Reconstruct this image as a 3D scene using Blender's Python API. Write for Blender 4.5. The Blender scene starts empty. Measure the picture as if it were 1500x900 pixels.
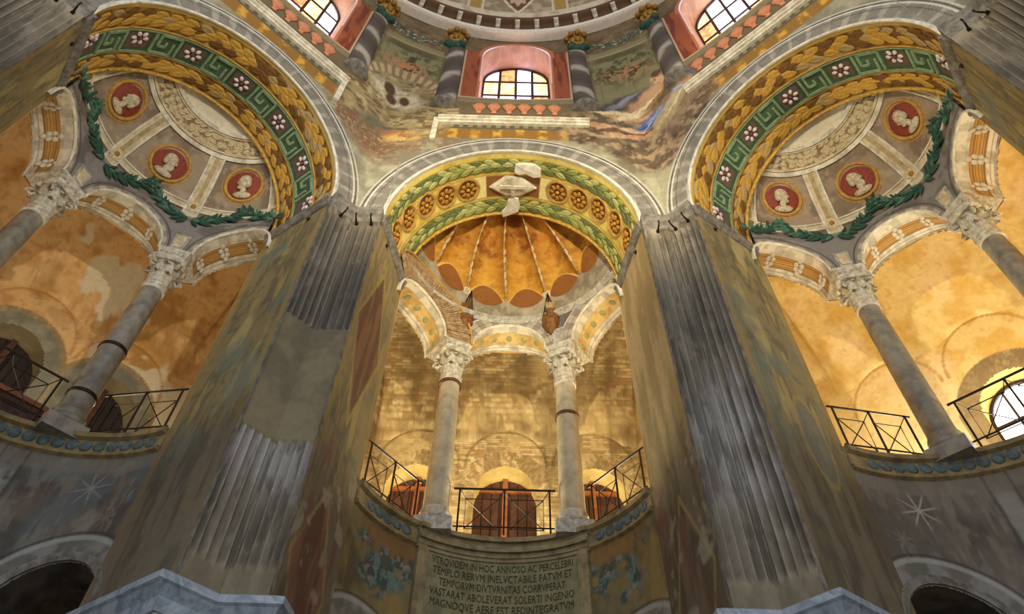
import bpy, math, random
import numpy as np
from mathutils import Matrix, Vector
random.seed(7); RNG = np.random.default_rng(7)
SC = bpy.context.scene; COL = SC.collection
R = math.radians; PI = math.pi; cos, sin = math.cos, math.sin

# ------------------------------------------------------------------ camera
def look(pitch, yaw, roll):
    fw = np.array([sin(yaw)*cos(pitch), cos(yaw)*cos(pitch), sin(pitch)])
    rt = np.array([cos(yaw), -sin(yaw), 0.0]); up = np.cross(rt, fw)
    return cos(roll)*rt+sin(roll)*up, -sin(roll)*rt+cos(roll)*up, fw
cam = bpy.data.cameras.new('camera'); camo = bpy.data.objects.new('camera', cam); COL.objects.link(camo)
rt, up, fw = look(R(57.443), R(-0.395), R(1.786))
M = Matrix.Identity(4)
for i in range(3): M[i][0], M[i][1], M[i][2] = rt[i], up[i], -fw[i]
M.translation = Vector((0.038, -0.644, 1.6))
camo.matrix_world = M
cam.sensor_width = 36; cam.lens = 1031.92/1500*36; cam.shift_y = -184.2/1500; cam.shift_x = 0.0
cam.clip_start = 0.05; cam.clip_end = 200
SC.camera = camo

# ------------------------------------------------------------------ world, lights, exposure
SC.view_settings.view_transform = 'Standard'; SC.view_settings.look = 'None'
SC.view_settings.exposure = 0.3; SC.view_settings.gamma = 1.0; SC.view_settings.use_curve_mapping = False
W = bpy.data.worlds.new('world'); SC.world = W; W.use_nodes = True
bg = W.node_tree.nodes['Background']; bg.inputs[0].default_value = (0.86, 0.92, 1.0, 1); bg.inputs[1].default_value = 0.82

def loc_pt(P, a):
    a = R(a); c, s = cos(a), sin(a)
    return Vector((c*P[0]+s*P[1], -s*P[0]+c*P[1], P[2]))
def spot(P, T, power, color, angle=60, blend=0.7, size=0.25):
    l = bpy.data.lights.new('added_spot', 'SPOT'); l.energy = power; l.color = color
    l.spot_size = R(angle); l.spot_blend = blend; l.shadow_soft_size = size
    o = bpy.data.objects.new('added_spot', l); COL.objects.link(o); o.location = P
    o.rotation_euler = (Vector(T)-Vector(P)).to_track_quat('-Z', 'Y').to_euler()
def lamp(P, power, color, size=0.25):
    l = bpy.data.lights.new('gallery_lamp', 'POINT'); l.energy = power; l.color = color; l.shadow_soft_size = size
    o = bpy.data.objects.new('gallery_lamp', l); COL.objects.link(o); o.location = P
WARM = (1.0, 0.74, 0.40); WARM2 = (1.0, 0.66, 0.30)
# unseen spot lamps added behind the camera to light the half domes and drum
spot((1.5, -9.5, 9.6), (0, 9.6, 15.4), 10500, (1.0, 0.84, 0.52), 27, 0.5)
spot((6.5, -7.0, 9.6), loc_pt((0, 9.4, 15.6), -45), 4300, (1.0, 0.90, 0.72), 34, 0.6)
spot((-6.5, -7.0, 9.6), loc_pt((0, 9.4, 15.6), 45), 5600, (1.0, 0.84, 0.56), 34, 0.6)
spot((0, -9.0, 10.5), (0, 8, 20.5), 2200, (1.0, 0.86, 0.66), 62, 0.5, 0.5)
# lamps on the gallery floors behind the parapets
for a, e, c in ((0, 420, (1.0, 0.92, 0.68)), (-45, 150, (1.0, 0.9, 0.68)), (45, 330, (1.0, 0.95, 0.74))):
    for x in (-2.2, 2.2): lamp(loc_pt((x, 12.6, 9.0), a), e, c)

# ------------------------------------------------------------------ numpy helpers
TAB = RNG.random((64, 64, 64)).astype(np.float32)
def noise(P, f=1.0, o=0.0):
    Q = np.asarray(P)*f+o+100.0; I = np.floor(Q).astype(int); F = Q-I; F = F*F*(3-2*F); I &= 63; J = (I+1) & 63
    x0, y0, z0 = I[..., 0], I[..., 1], I[..., 2]; x1, y1, z1 = J[..., 0], J[..., 1], J[..., 2]
    fx, fy, fz = F[..., 0], F[..., 1], F[..., 2]
    l = lambda a, b, t: a+(b-a)*t
    return l(l(l(TAB[x0, y0, z0], TAB[x1, y0, z0], fx), l(TAB[x0, y1, z0], TAB[x1, y1, z0], fx), fy),
             l(l(TAB[x0, y0, z1], TAB[x1, y0, z1], fx), l(TAB[x0, y1, z1], TAB[x1, y1, z1], fx), fy), fz)
def fbm(P, f=1.0, o=0.0, n=4):
    s = 0; w = 0.5; t = 0
    for i in range(n): s = s+w*noise(P, f*2**i, o+7.3*i); t += w; w *= 0.55
    return s/t
def sm(a, b, x):
    t = np.clip((np.asarray(x, float)-a)/(b-a), 0, 1); return t*t*(3-2*t)
def band(x, a, b, e=0.01): return sm(a-e, a+e, x)*(1-sm(b-e, b+e, x))
def H(h):
    v = [int(h[i:i+2], 16)/255 for i in (0, 2, 4)]
    return np.array([c/12.92 if c <= .04045 else ((c+.055)/1.055)**2.4 for c in v])
def mx(c, col, m):
    m = np.clip(np.asarray(m, float), 0, 1)[..., None]; return c*(1-m)+np.asarray(col)*m
def flat(shape, h): return np.broadcast_to(H(h), tuple(shape)+(3,)).copy()
def st(*a): return np.stack(np.broadcast_arrays(*a), -1)

# ------------------------------------------------------------------ materials
MATS = {}
def mat(name, h=None, rough=.8, metal=0.0, var=.18, scale=6.0, bump=.15, h2=None, emit=0, attr=False, vein=False):
    if name in MATS: return MATS[name]
    m = bpy.data.materials.new(name); m.use_nodes = True; nt = m.node_tree; N = nt.nodes; L = nt.links
    b = N['Principled BSDF']; b.inputs['Roughness'].default_value = rough; b.inputs['Metallic'].default_value = metal
    tc = N.new('ShaderNodeTexCoord'); n = N.new('ShaderNodeTexNoise'); n.inputs['Scale'].default_value = scale
    n.inputs['Detail'].default_value = 6; n.inputs['Roughness'].default_value = .65
    if vein: n.inputs['Distortion'].default_value = 2.5
    L.new(tc.outputs['Object'], n.inputs['Vector'])
    mixn = N.new('ShaderNodeMix'); mixn.data_type = 'RGBA'; mixn.blend_type = 'MULTIPLY'; mixn.inputs[0].default_value = 1
    ramp = N.new('ShaderNodeMapRange'); ramp.inputs['From Min'].default_value = .3; ramp.inputs['From Max'].default_value = .7
    ramp.inputs['To Min'].default_value = 1-var; ramp.inputs['To Max'].default_value = 1+var
    L.new(n.outputs['Fac'], ramp.inputs['Value'])
    if attr:
        at = N.new('ShaderNodeAttribute'); at.attribute_name = 'Col'
        L.new(at.outputs['Color'], mixn.inputs[6]); L.new(ramp.outputs['Result'], mixn.inputs[7])
        out = mixn.outputs[2]
    else:
        c1 = H(h); c2 = H(h2) if h2 else c1*.6
        cm = N.new('ShaderNodeMix'); cm.data_type = 'RGBA'
        cm.inputs[6].default_value = (*c2, 1); cm.inputs[7].default_value = (*c1, 1)
        rr = N.new('ShaderNodeMapRange'); rr.inputs['From Min'].default_value = .38; rr.inputs['From Max'].default_value = .6
        L.new(n.outputs['Fac'], rr.inputs['Value']); L.new(rr.outputs['Result'], cm.inputs[0])
        out = cm.outputs[2]
    L.new(out, b.inputs['Base Color'])
    if emit:
        L.new(out, b.inputs['Emission Color']); b.inputs['Emission Strength'].default_value = emit
    if bump:
        bp = N.new('ShaderNodeBump'); bp.inputs['Strength'].default_value = bump; bp.inputs['Distance'].default_value = .02
        n2 = N.new('ShaderNodeTexNoise'); n2.inputs['Scale'].default_value = scale*5; n2.inputs['Detail'].default_value = 5
        L.new(tc.outputs['Object'], n2.inputs['Vector']); L.new(n2.outputs['Fac'], bp.inputs['Height']); L.new(bp.outputs['Normal'], b.inputs['Normal'])
    MATS[name] = m; return m
FR = mat('fresco', attr=True, rough=.82, var=.10, scale=9, bump=.18)
M_marble = mat('grey_marble', 'C2BBAA', .55, h2='8E887C', scale=3, vein=True)
M_dkm = mat('weathered_grey_moulding', '8C857A', .75, h2='5E584E', scale=6)
M_white = mat('white_stucco', 'E6DFCB', .7, h2='BDB49C', scale=5)
M_cap = mat('capital_marble', 'D6CFBC', .6, h2='A39A86', scale=10, bump=.4)
M_colC = mat('pale_column_marble', 'C4B898', .45, h2='A0947A', scale=2.5)
M_colS = mat('grey_column_marble', '948C7C', .42, h2='6A6458', scale=2.5)
M_iron = mat('wrought_iron', '3E3024', .5, .7, scale=20)
M_ring = mat('bronze_band', '6E4A30', .5, .5, scale=20)
M_gold = mat('gold_leaf_paint', 'DDB04A', .6, h2='A8772A', scale=12)
M_gold2 = mat('brown_gold_paint', '8A6026', .7, h2='543412', scale=12)
M_gold3 = mat('grey_gold_paint', 'C3A468', .7, h2='9A8058', scale=12)
M_gA = mat('laurel_green', 'A9AC5E', .65, h2='7C8A46', scale=9)
M_gB = mat('dark_laurel_green', '74824C', .65, h2='525F38', scale=9)
M_gD = mat('deep_garland_green', '2F5A46', .7, h2='1E3A32', scale=9)
M_mea = mat('meander_green', '90A67E', .75, h2='748C68', scale=9)
M_petal = mat('white_petal', 'EFE4E0', .7, h2='CDB8B4', scale=15)
M_heart = mat('flower_heart', '7E4A48', .8, scale=15)
M_red = mat('medallion_red', '98442F', .75, h2='7E3426', scale=7)
M_bust = mat('cameo_cream', 'DCCFAE', .7, h2='A89878', scale=9)
M_cream = mat('cream_stucco', 'DDCDA8', .75, h2='B9A680', scale=5)
M_och = mat('ochre_plaster', 'C79A48', .8, h2='A87C34', scale=5)
M_rosw = mat('rosette_gold', 'C98F2C', .7, h2='8F5C18', scale=12)
M_wood = mat('brown_timber', '54301A', .7, h2='3A1E0E', scale=6)
M_wood2 = mat('lit_timber', '9A5A2C', .6, h2='7A4220', scale=6)
M_brick = mat('exposed_brick', 'B59A72', .9, h2='8A6A48', scale=9, bump=.5)
M_blue = mat('blue_marble', 'A9B2BC', .4, h2='7F8A98', scale=3, vein=True)
M_cipo = mat('veined_marble', 'C4C4BC', .35, h2='7C8486', scale=2.2, vein=True)
M_redm = mat('red_marble', '9A4A2A', .45, h2='6E2E1A', scale=3, vein=True)
M_terra = mat('terracotta_paint', 'D08A62', .8, h2='B56E4A', scale=8)
M_frame = mat('dark_window_frame', '2A161A', .5, h2='1A0E12', scale=8)
M_shell = mat('blue_shell_paint', '687270', .8, h2='4C5652', scale=10)
M_letter = mat('dark_lettering', '4A4229', .9, scale=20, bump=0)
M_oval = mat('green_oval_paint', 'A0A274', .75, h2='848A5C', scale=9)
M_grape = mat('white_blossom', 'E2DAC8', .75, h2='A8A090', scale=12)
M_urn = mat('brown_urn_paint', '8A5A20', .7, h2='5E3612', scale=9)
M_glass = [mat('glass_white', 'FFF8F6', .3, emit=5.0, bump=0), mat('glass_violet', 'F4E2FF', .3, emit=4.0, h2='E0C8F8', bump=0, scale=3),
           mat('glass_amber', 'F6D9A0', .3, emit=2.2, h2='D89858', bump=0, scale=4), mat('glass_orange', 'E8B078', .3, emit=1.3, h2='B86438', bump=0, scale=4)]

# ------------------------------------------------------------------ object helpers
def tag(o, label=None, cat=None, group=None, kind=None):
    if label: o['label'] = label
    if cat: o['category'] = cat
    if group: o['group'] = group
    if kind: o['kind'] = kind
    return o
def raw_mesh(name, V, F, m, C=None, smooth=False):
    me = bpy.data.meshes.new(name)
    me.from_pydata([tuple(v) for v in V], [], F)
    if C is not None:
        at = me.color_attributes.new('Col', 'FLOAT_COLOR', 'POINT')
        at.data.foreach_set('color', np.concatenate([C, np.ones((len(C), 1))], 1).astype(np.float32).ravel())
    me.materials.append(m)
    if smooth: me.shade_smooth()
    me.update(); return me
class Thing:
    """A thing whose base stands at B in the frame of the exedra at azimuth a; shapes are given in that frame."""
    def __init__(s, name, a=0, B=(0, 0, 0), label=None, cat=None, group=None, kind=None):
        s.a = a; s.B = np.array(B, float)
        s.o = bpy.data.objects.new(name, None); COL.objects.link(s.o); s.o.empty_display_size = .1
        s.o.location = loc_pt(B, a); s.o.rotation_euler = (0, 0, -R(a)); tag(s.o, label, cat, group, kind)
    def add(s, name, me, parent=None, label=None, kind=None, Mx=None):
        o = bpy.data.objects.new(name, me); COL.objects.link(o); o.parent = parent or s.o
        if Mx is not None: o.matrix_basis = Matrix.Translation(Vector(-s.B)) @ Mx if parent is None or parent is s.o else Mx
        return tag(o, label, kind=kind)
    def part(s, name, mb, m, parent=None, label=None, kind=None, smooth=False):
        V = np.array(mb.V, float)-s.B
        return s.add(name, raw_mesh(name, V, mb.F, m, smooth=smooth), parent, label, kind)
    def grid(s, name, X, C, m=FR, mask=None, parent=None, label=None, kind=None, flip=False):
        return s.add(name, grid_mesh(name, X-s.B, C, m, mask, flip), parent, label, kind)
def grid_mesh(name, X, C, m=FR, mask=None, flip=False):
    nu, nv = X.shape[:2]; me = bpy.data.meshes.new(name)
    idx = np.arange(nu*nv).reshape(nu, nv)
    q = np.stack([idx[:-1, :-1], idx[1:, :-1], idx[1:, 1:], idx[:-1, 1:]], -1)
    if flip: q = q[..., ::-1]
    q = q.reshape(-1, 4)
    if mask is not None:
        mm = np.asarray(mask, bool); k = (mm[:-1, :-1] | mm[1:, :-1] | mm[1:, 1:] | mm[:-1, 1:]).reshape(-1); q = q[k]
    Xf = X.reshape(-1, 3); Cf = np.clip(C, 0.003, 1).reshape(-1, 3)
    used = np.zeros(len(Xf), bool); used[q.ravel()] = True; new = np.cumsum(used)-1
    q = new[q]; Xf = Xf[used]; Cf = Cf[used]
    me.vertices.add(len(Xf)); me.vertices.foreach_set('co', Xf.astype(np.float32).ravel())
    me.loops.add(q.size); me.loops.foreach_set('vertex_index', q.astype(np.int32).ravel())
    me.polygons.add(len(q)); me.polygons.foreach_set('loop_start', np.arange(0, q.size, 4, dtype=np.int32))
    me.polygons.foreach_set('use_smooth', np.ones(len(q), bool))
    me.update(calc_edges=True)
    at = me.color_attributes.new('Col', 'FLOAT_COLOR', 'POINT')
    at.data.foreach_set('color', np.concatenate([Cf, np.ones((len(Cf), 1))], 1).astype(np.float32).ravel())
    me.materials.append(m); me.validate(); return me
class MB:
    def __init__(s): s.V = []; s.F = []
    def mesh(s, V, F):
        b = len(s.V); s.V += [tuple(v) for v in V]; s.F += [tuple(i+b for i in f) for f in F]; return s
    def hexa(s, P):   # 8 points: bottom 4, top 4
        return s.mesh(P, [(3, 2, 1, 0), (4, 5, 6, 7), (0, 1, 5, 4), (1, 2, 6, 5), (2, 3, 7, 6), (3, 0, 4, 7)])
    def box(s, x0, x1, y0, y1, z0, z1):
        return s.hexa([(x0, y0, z0), (x1, y0, z0), (x1, y1, z0), (x0, y1, z0), (x0, y0, z1), (x1, y0, z1), (x1, y1, z1), (x0, y1, z1)])
    def lathe(s, prof, n=20, c=(0, 0), a0=0, a1=2*PI):
        full = abs(a1-a0-2*PI) < 1e-6; k = n if full else n+1; V = []; F = []
        for i in range(k):
            a = a0+(a1-a0)*i/n
            for r, z in prof: V.append((c[0]+r*cos(a), c[1]+r*sin(a), z))
        m = len(prof)
        for i in range(n):
            for j in range(m-1):
                F.append((i*m+j, ((i+1) % k)*m+j, ((i+1) % k)*m+j+1, i*m+j+1))
        return s.mesh(V, F)
    def tube(s, pts, r, n=6, closed=False):
        P = [np.array(p, float) for p in pts]; V = []; F = []; K = len(P)
        for i, p in enumerate(P):
            if closed: t = P[(i+1) % K]-P[i-1]
            else: t = P[min(i+1, K-1)]-P[max(i-1, 0)]
            t = t/(np.linalg.norm(t)+1e-9); u = np.cross(t, (0, 0, 1) if abs(t[2]) < .9 else (1, 0, 0)); u /= np.linalg.norm(u); v = np.cross(t, u)
            rr = r[i] if isinstance(r, (list, tuple)) else r
            for k in range(n): V.append(p+rr*(cos(2*PI*k/n)*u+sin(2*PI*k/n)*v))
        for i in range(K if closed else K-1):
            for k in range(n):
                a, b = i*n+k, i*n+(k+1) % n; j = (i+1) % K
                F.append((a, b, j*n+(k+1) % n, j*n+k))
        if not closed: F += [tuple(range(n))[::-1], tuple((K-1)*n+k for k in range(n))]
        return s.mesh(V, F)
    def sweep(s, rings, cap=True):   # list of equal-length closed sections
        n = len(rings[0]); V = [p for r in rings for p in r]; F = []
        for i in range(len(rings)-1):
            for k in range(n):
                F.append((i*n+k, i*n+(k+1) % n, (i+1)*n+(k+1) % n, (i+1)*n+k))
        if cap: F += [tuple(range(n))[::-1], tuple((len(rings)-1)*n+k for k in range(n))]
        return s.mesh(V, F)
    def ell(s, c, r, n=10, m=6, rot=None):
        V = []; F = []
        for j in range(m+1):
            el = -PI/2+PI*j/m
            for i in range(n):
                v = np.array((r[0]*cos(el)*cos(2*PI*i/n), r[1]*cos(el)*sin(2*PI*i/n), r[2]*sin(el)))
                if rot is not None: v = rot @ v
                V.append(v+np.array(c))
        for j in range(m):
            for i in range(n): F.append((j*n+i, j*n+(i+1) % n, (j+1)*n+(i+1) % n, (j+1)*n+i))
        return s.mesh(V, F)

def leaf_mesh(name, m, curl=0.25):   # along +x, unit length, domed in z
    xs = [0, .15, .4, .7, 1]; ws = [.08, .36, .5, .34, .02]; V = []; F = []
    for x, w in zip(xs, ws):
        zc = .55*math.sin(PI*min(x*.9+.1, 1))
        V += [(x, -w, 0), (x, -w*.5, zc*.75), (x, 0, zc*.62), (x, w*.5, zc*.75), (x, w, 0)]
    for i in range(4):
        for j in range(4): F.append((i*5+j, (i+1)*5+j, (i+1)*5+j+1, i*5+j+1))
    return raw_mesh(name, V, F, m, smooth=False)
def flower_meshes(n=6):
    p = MB()
    for k in range(n):
        a = 2*PI*k/n; c, s = cos(a), sin(a); rot = np.array([[c, -s, 0], [s, c, 0], [0, 0, 1]])
        p.ell((.66*c, .66*s, .12), (.34, .24, .22), 8, 4, rot)
    h = MB().ell((0, 0, .12), (.24, .24, .25), 8, 4)
    return p, h
_p, _h = flower_meshes(6)
ME_petals = raw_mesh('petals', _p.V, _p.F, M_petal, smooth=True); ME_heart = raw_mesh('flower_heart', _h.V, _h.F, M_heart, smooth=True)
_p, _h = flower_meshes(8)
ME_rpet = raw_mesh('petals', _p.V, _p.F, M_rosw, smooth=True); ME_rheart = raw_mesh('flower_heart', _h.V, _h.F, M_gold, smooth=True)
LEAF = {k: leaf_mesh('leaf', m) for k, m in dict(gold=M_gold, gold2=M_gold2, gold3=M_gold3, ga=M_gA, gb=M_gB, gc=mat('pale_laurel_green', 'C4C284', .65, h2='98A05C', scale=9), gd=M_gD, ge=mat('sea_green_paint', '5C8068', .7, h2='3A6050', scale=9), cream=M_cream, cap=M_cap).items()}
def frame(P, X, N, sx, sy, sz):   # matrix with x along X, z along N
    X = Vector(X).normalized(); N = Vector(N).normalized(); Y = N.cross(X).normalized(); X = Y.cross(N)
    m = Matrix.Identity(4)
    for i in range(3): m[i][0], m[i][1], m[i][2], m[i][3] = X[i]*sx, Y[i]*sy, N[i]*sz, P[i]
    return m

# ------------------------------------------------------------------ plan of the building
A = 8.0; HS = A*math.tan(PI/8); WF, ZS, RA = 2.709, 13.683, 2.848; WB, RB = 2.46, 2.782; D1 = 9.835; CY = 8.916
RN = 2.57; RD = 2.62; ZD = 14.2; COLX, COLY = 1.248, 11.294; AZC = 27.7
NAMES = {-45: 'left', 0: 'centre', 45: 'right'}
WHERE = {-45: 'left', 0: 'central', 45: 'right'}
def niche(az, r, z):   # point on the niche cylinder, az in degrees from the exedra's axis
    b = np.radians(az); return st(r*np.sin(b), CY+r*np.cos(b), z)
def dome(az, el, dr=0.0):
    b = np.radians(az); e = np.radians(el); rr = RD-dr; return st(rr*np.cos(e)*np.sin(b), CY+rr*np.cos(e)*np.cos(b), ZD+(rr-.06)*np.sin(e))
def soffit(t, s, dr=0.0):
    return st((WF+(WB-WF)*s-dr)*np.cos(t), A+(D1-A)*s, ZS+(RA+(RB-RA)*s-dr)*np.sin(t))
def wall_r(ph, z):     # radius of the drum: octagon below passing into a circle above
    k = np.round(ph/45)*45; de = np.radians(ph-k); kk = sm(17.8, 21.5, z); return (1-kk)*A/np.cos(de)+kk*A
def wall_pt(ph, z, dr=0.0):
    r = wall_r(ph, z)-dr; b = np.radians(ph); return st(r*np.sin(b), r*np.cos(b), z)

# ================================================================== STRUCTURE
t = MB()
o8 = [(16.5/cos(PI/8)*sin(R(22.5+45*k)), 16.5/cos(PI/8)*cos(R(22.5+45*k))) for k in range(8)]
me = raw_mesh('floor', [(x, y, 0) for x, y in o8]+[(x, y, -.3) for x, y in o8], [tuple(range(8))[::-1], tuple(range(8, 16))]+[(k, (k+1) % 8, 8+(k+1) % 8, 8+k) for k in range(8)], mat('floor_marble', 'A09484', .3, h2='6E665C', scale=1.5))
fo = bpy.data.objects.new('floor', me); COL.objects.link(fo); tag(fo, kind='structure')

# ---- drum and spandrel walls (three faces of the octagon), painted
def ellip(ph, z, p0, z0, a, b, rot=0, e=.35):
    """soft ellipse on the wall: centre azimuth p0 (deg), height z0, half axes in metres."""
    x = np.radians(ph-p0)*8; y = z-z0; c, s = cos(R(rot)), sin(R(rot)); u = c*x+s*y; v = -s*x+c*y
    return 1-sm(1-e, 1+e, np.sqrt((u/a)**2+(v/b)**2))
def paint_wall(a, X, ph, z):
    lx = wall_r(ph, z)*np.sin(np.radians(ph-a)); al = np.abs(lx)
    n1 = fbm(X, 1.3); n2 = fbm(X, 5, 3.1); n3 = fbm(X, 14, 5.2)
    # spandrel plaster
    c = flat(z.shape, '9A957A'); c = mx(c, H('7C7660'), sm(.45, .62, n1)); c = mx(c, H('AFAB94'), sm(.56, .7, n2)*.6)
    # upper register
    up_ = flat(z.shape, '6A5738'); up_ = mx(up_, H('86714A'), sm(.45, .65, n2)); up_ = mx(up_, H('4C3B22'), sm(.55, .7, n1)*.7)
    c = mx(c, up_, sm(17.0, 17.25, z+.25*(n2-.5)))
    # painted pale stone panels beside the columns
    de = ph-a
    for s in (-1, 1):
        pc = a+s*19.3
        c = mx(c, H('8E875C'), band(ph, pc-3.3, pc+3.3, .15)*band(z, 18.9, 21.9, .08)*.8)
        c = mx(c, H('6E5F40'), band(ph, pc-2.2, pc-2.0, .08)*band(z, 19.2, 21.2, .1)*.7)
        c = mx(c, H('54482E'), band(ph, a+s*22.5-6, a+s*22.5+6, 2)*band(z, 21.15, 21.5, .06)*.8)
        c = mx(c, H('C0A678'), band(ph, a+s*22.5-6, a+s*22.5+6, 2)*band(z, 21.55, 21.62, .03)*.7)
        # vine in front of the panel
        v = ellip(ph, z, a+s*21.5, 20.55, .85, .7, 0, .6)*sm(.42, .6, n2); c = mx(c, H('3E3E1C'), v)
        v = ellip(ph, z, a+s*21.2, 20.3, .5, .3, 0, .6)*sm(.5, .56, n3); c = mx(c, H('BE7A4E'), v)
        # flower garland hanging between the columns
        gz = 22.3+.5*((np.abs(ph-(a+s*22.5))/8.0)**2)
        g = band(z-gz, -.25, .25, .14)*band(np.abs(de), 9.5, 33, .5)
        c = mx(c, H('3E4A34'), g*sm(.3, .5, n2)); c = mx(c, H('D8C4AC'), g*sm(.6, .66, n3)*.9); c = mx(c, H('9A5A3E'), g*sm(.62, .68, fbm(X, 13, 9.))*.7)
        c = mx(c, H('6A8068'), g*sm(.6, .7, fbm(X, 9, 2.))*.7)
    c = mx(c, H('7A6242'), band(z, 23.0, 23.6, .1)*.6)
    # red marble surround and rosy reveal border of the window
    zs_ = 22.35; ar = np.where(z > zs_, np.sqrt(lx**2+(z-zs_)**2), al)
    mv = fbm(st(X[..., 0]*5, X[..., 1]*5, X[..., 2]*.8), 1.4, 2.)
    mr = mx(flat(z.shape, 'A2522C'), H('7A3418'), sm(.45, .62, mv))
    c = mx(c, mr, band(al, 0, 1.58, .02)*band(z, 19.4, 22.55, .02))
    c = mx(c, H('C9AE86'), (band(al, 1.55, 1.6, .012)*band(z, 19.4, 22.55, .02)+band(al, 0, 1.6, .02)*band(z, 19.36, 19.42, .012)))
    c = mx(c, H('D0704A'), (1-sm(1.16, 1.2, ar))*sm(22.0, 22.4, z))
    c = mx(c, H('C77A5C'), (1-sm(1.1, 1.13, ar))*band(z, 19.4, 23.6, .02))
    # balustrade field, frieze
    fr = band(al, 0, 2.9 if a else 2.0, .02)
    if a == -45: fr = fr*(1-sm(1.85, 1.9, lx))
    if a == 45: fr = fr*(1-sm(1.75, 1.95, -lx))
    c = mx(c, H('6C5C40'), fr*band(z, 18.3, 19.2, .02)); c = mx(c, H('8E8060'), fr*band(z, 19.1, 19.36, .03)*.7)
    c = mx(c, H('59503A'), fr*band(z, 17.62, 18.36, .03)); c = mx(c, H('8A8468'), fr*band(z, 17.7, 17.82, .02)*(np.sin(lx*26) > 0)*.9)
    c = mx(c, H('D8CDB4'), fr*band(z, 17.84, 17.92, .02)*(np.sin(lx*26+1) > 0)*.8)
    gb = mx(flat(z.shape, '8A6222'), H('C99A38'), sm(-.1, .8, np.sin(lx*11)+1.5*(n3-.5))*sm(.35, .6, n2)); c = mx(c, gb, fr*band(z, 17.12, 17.6, .03))
    # ---- corner frescoes
    if a in (0, -45):   # a ruined brick tower with a broken vault
        m = ellip(ph, z, -22.0, 18.2, 1.45, 1.75, -20, .12); st_ = fbm(st(X[..., 0]*3, X[..., 1]*3, X[..., 2]*9), 1.2, 1.)
        ru = mx(flat(z.shape, '9A865C'), H('6A5636'), sm(.42, .6, st_)); ru = mx(ru, H('B8A678'), sm(.55, .7, n2)*.8)
        c = mx(c, ru, m)
        rin = np.sqrt((np.radians(ph+22)*8/1.5)**2+((z-18.3)/1.75)**2); ang = np.arctan2(z-18.3, np.radians(ph+22)*8)
        c = mx(c, mx(flat(z.shape, 'B79E76'), H('7A6242'), (np.sin(ang*46) > .2)*.8), band(rin, .86, 1.06, .03)*sm(-.1, .25, ang+.2)*(1-sm(2.6, 2.8, ang)))
        c = mx(c, H('D2C6A6'), ellip(ph, z, -22.8, 18.95, .75, .38, -18, .3)*(.35+.5*sm(.4, .6, n3)))
        for q in ((-24.2, 19.15, .17, .24), (-23.3, 18.8, .15, .17), (-20.9, 18.85, .12, .2)): c = mx(c, H('523620'), ellip(ph, z, *q, 20, .25))
        c = mx(c, H('52584A'), ellip(ph, z, -23.4, 17.25, .55, .4, -30, .5)*.8); c = mx(c, H('B56A34'), ellip(ph, z, -20.8, 17.2, .35, .2, 0, .5)*.8)
        cl = (ellip(ph, z, -21, 16.75, 2.0, .42, -3, .5)+ellip(ph, z, -25, 16.35, .9, .4, -30, .5))*sm(.33, .5, n2)
        c = mx(c, H('75583E'), cl*.9); c = mx(c, H('C9A25A'), ellip(ph, z, -19.5, 17.05, .6, .22, 20, .5)*sm(.45, .6, n2)); c = mx(c, H('A48A64'), cl*sm(.5, .65, n3)*.5)
    ph0, z0_ = ph, z; ph = ph+2.2*(fbm(X, 2.2, 11.)-.5)+1.2*(fbm(X, 8, 12.)-.5); z = z+.3*(fbm(X, 2.2, 13.)-.5)+.16*(fbm(X, 8, 14.)-.5)
    if a in (0, 45):    # clouds carrying seated robed figures
        cl = np.clip(ellip(ph, z, 17, 17.9, 1.4, .62, -8, .5)+ellip(ph, z, 22, 17.0, 1.7, .7, -22, .5)+ellip(ph, z, 28, 17.0, 1.6, .8, 40, .5)+ellip(ph, z, 14, 17.25, .5, .25, 0, .5)+ellip(ph, z, 24, 16.2, .8, .45, -20, .5), 0, 1)
        clc = mx(flat(z.shape, '665340'), H('A08868'), sm(.45, .6, n2)); clc = mx(clc, H('42301F'), sm(.52, .66, fbm(X, 3.2, 8.))*.8)
        c = mx(c, clc, cl*sm(.25, .42, n2+.1))
        def el(h, p, zz, aa, bb, rt_=0, e=.3, k=1.0):
            nonlocal c
            c = mx(c, H(h), ellip(ph, z, p, zz, aa, bb, rt_, e)*k)
        fold = sm(.4, .6, fbm(st(X[..., 0]*6, X[..., 1]*6, X[..., 2]*3), 1.6, 4.))
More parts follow.
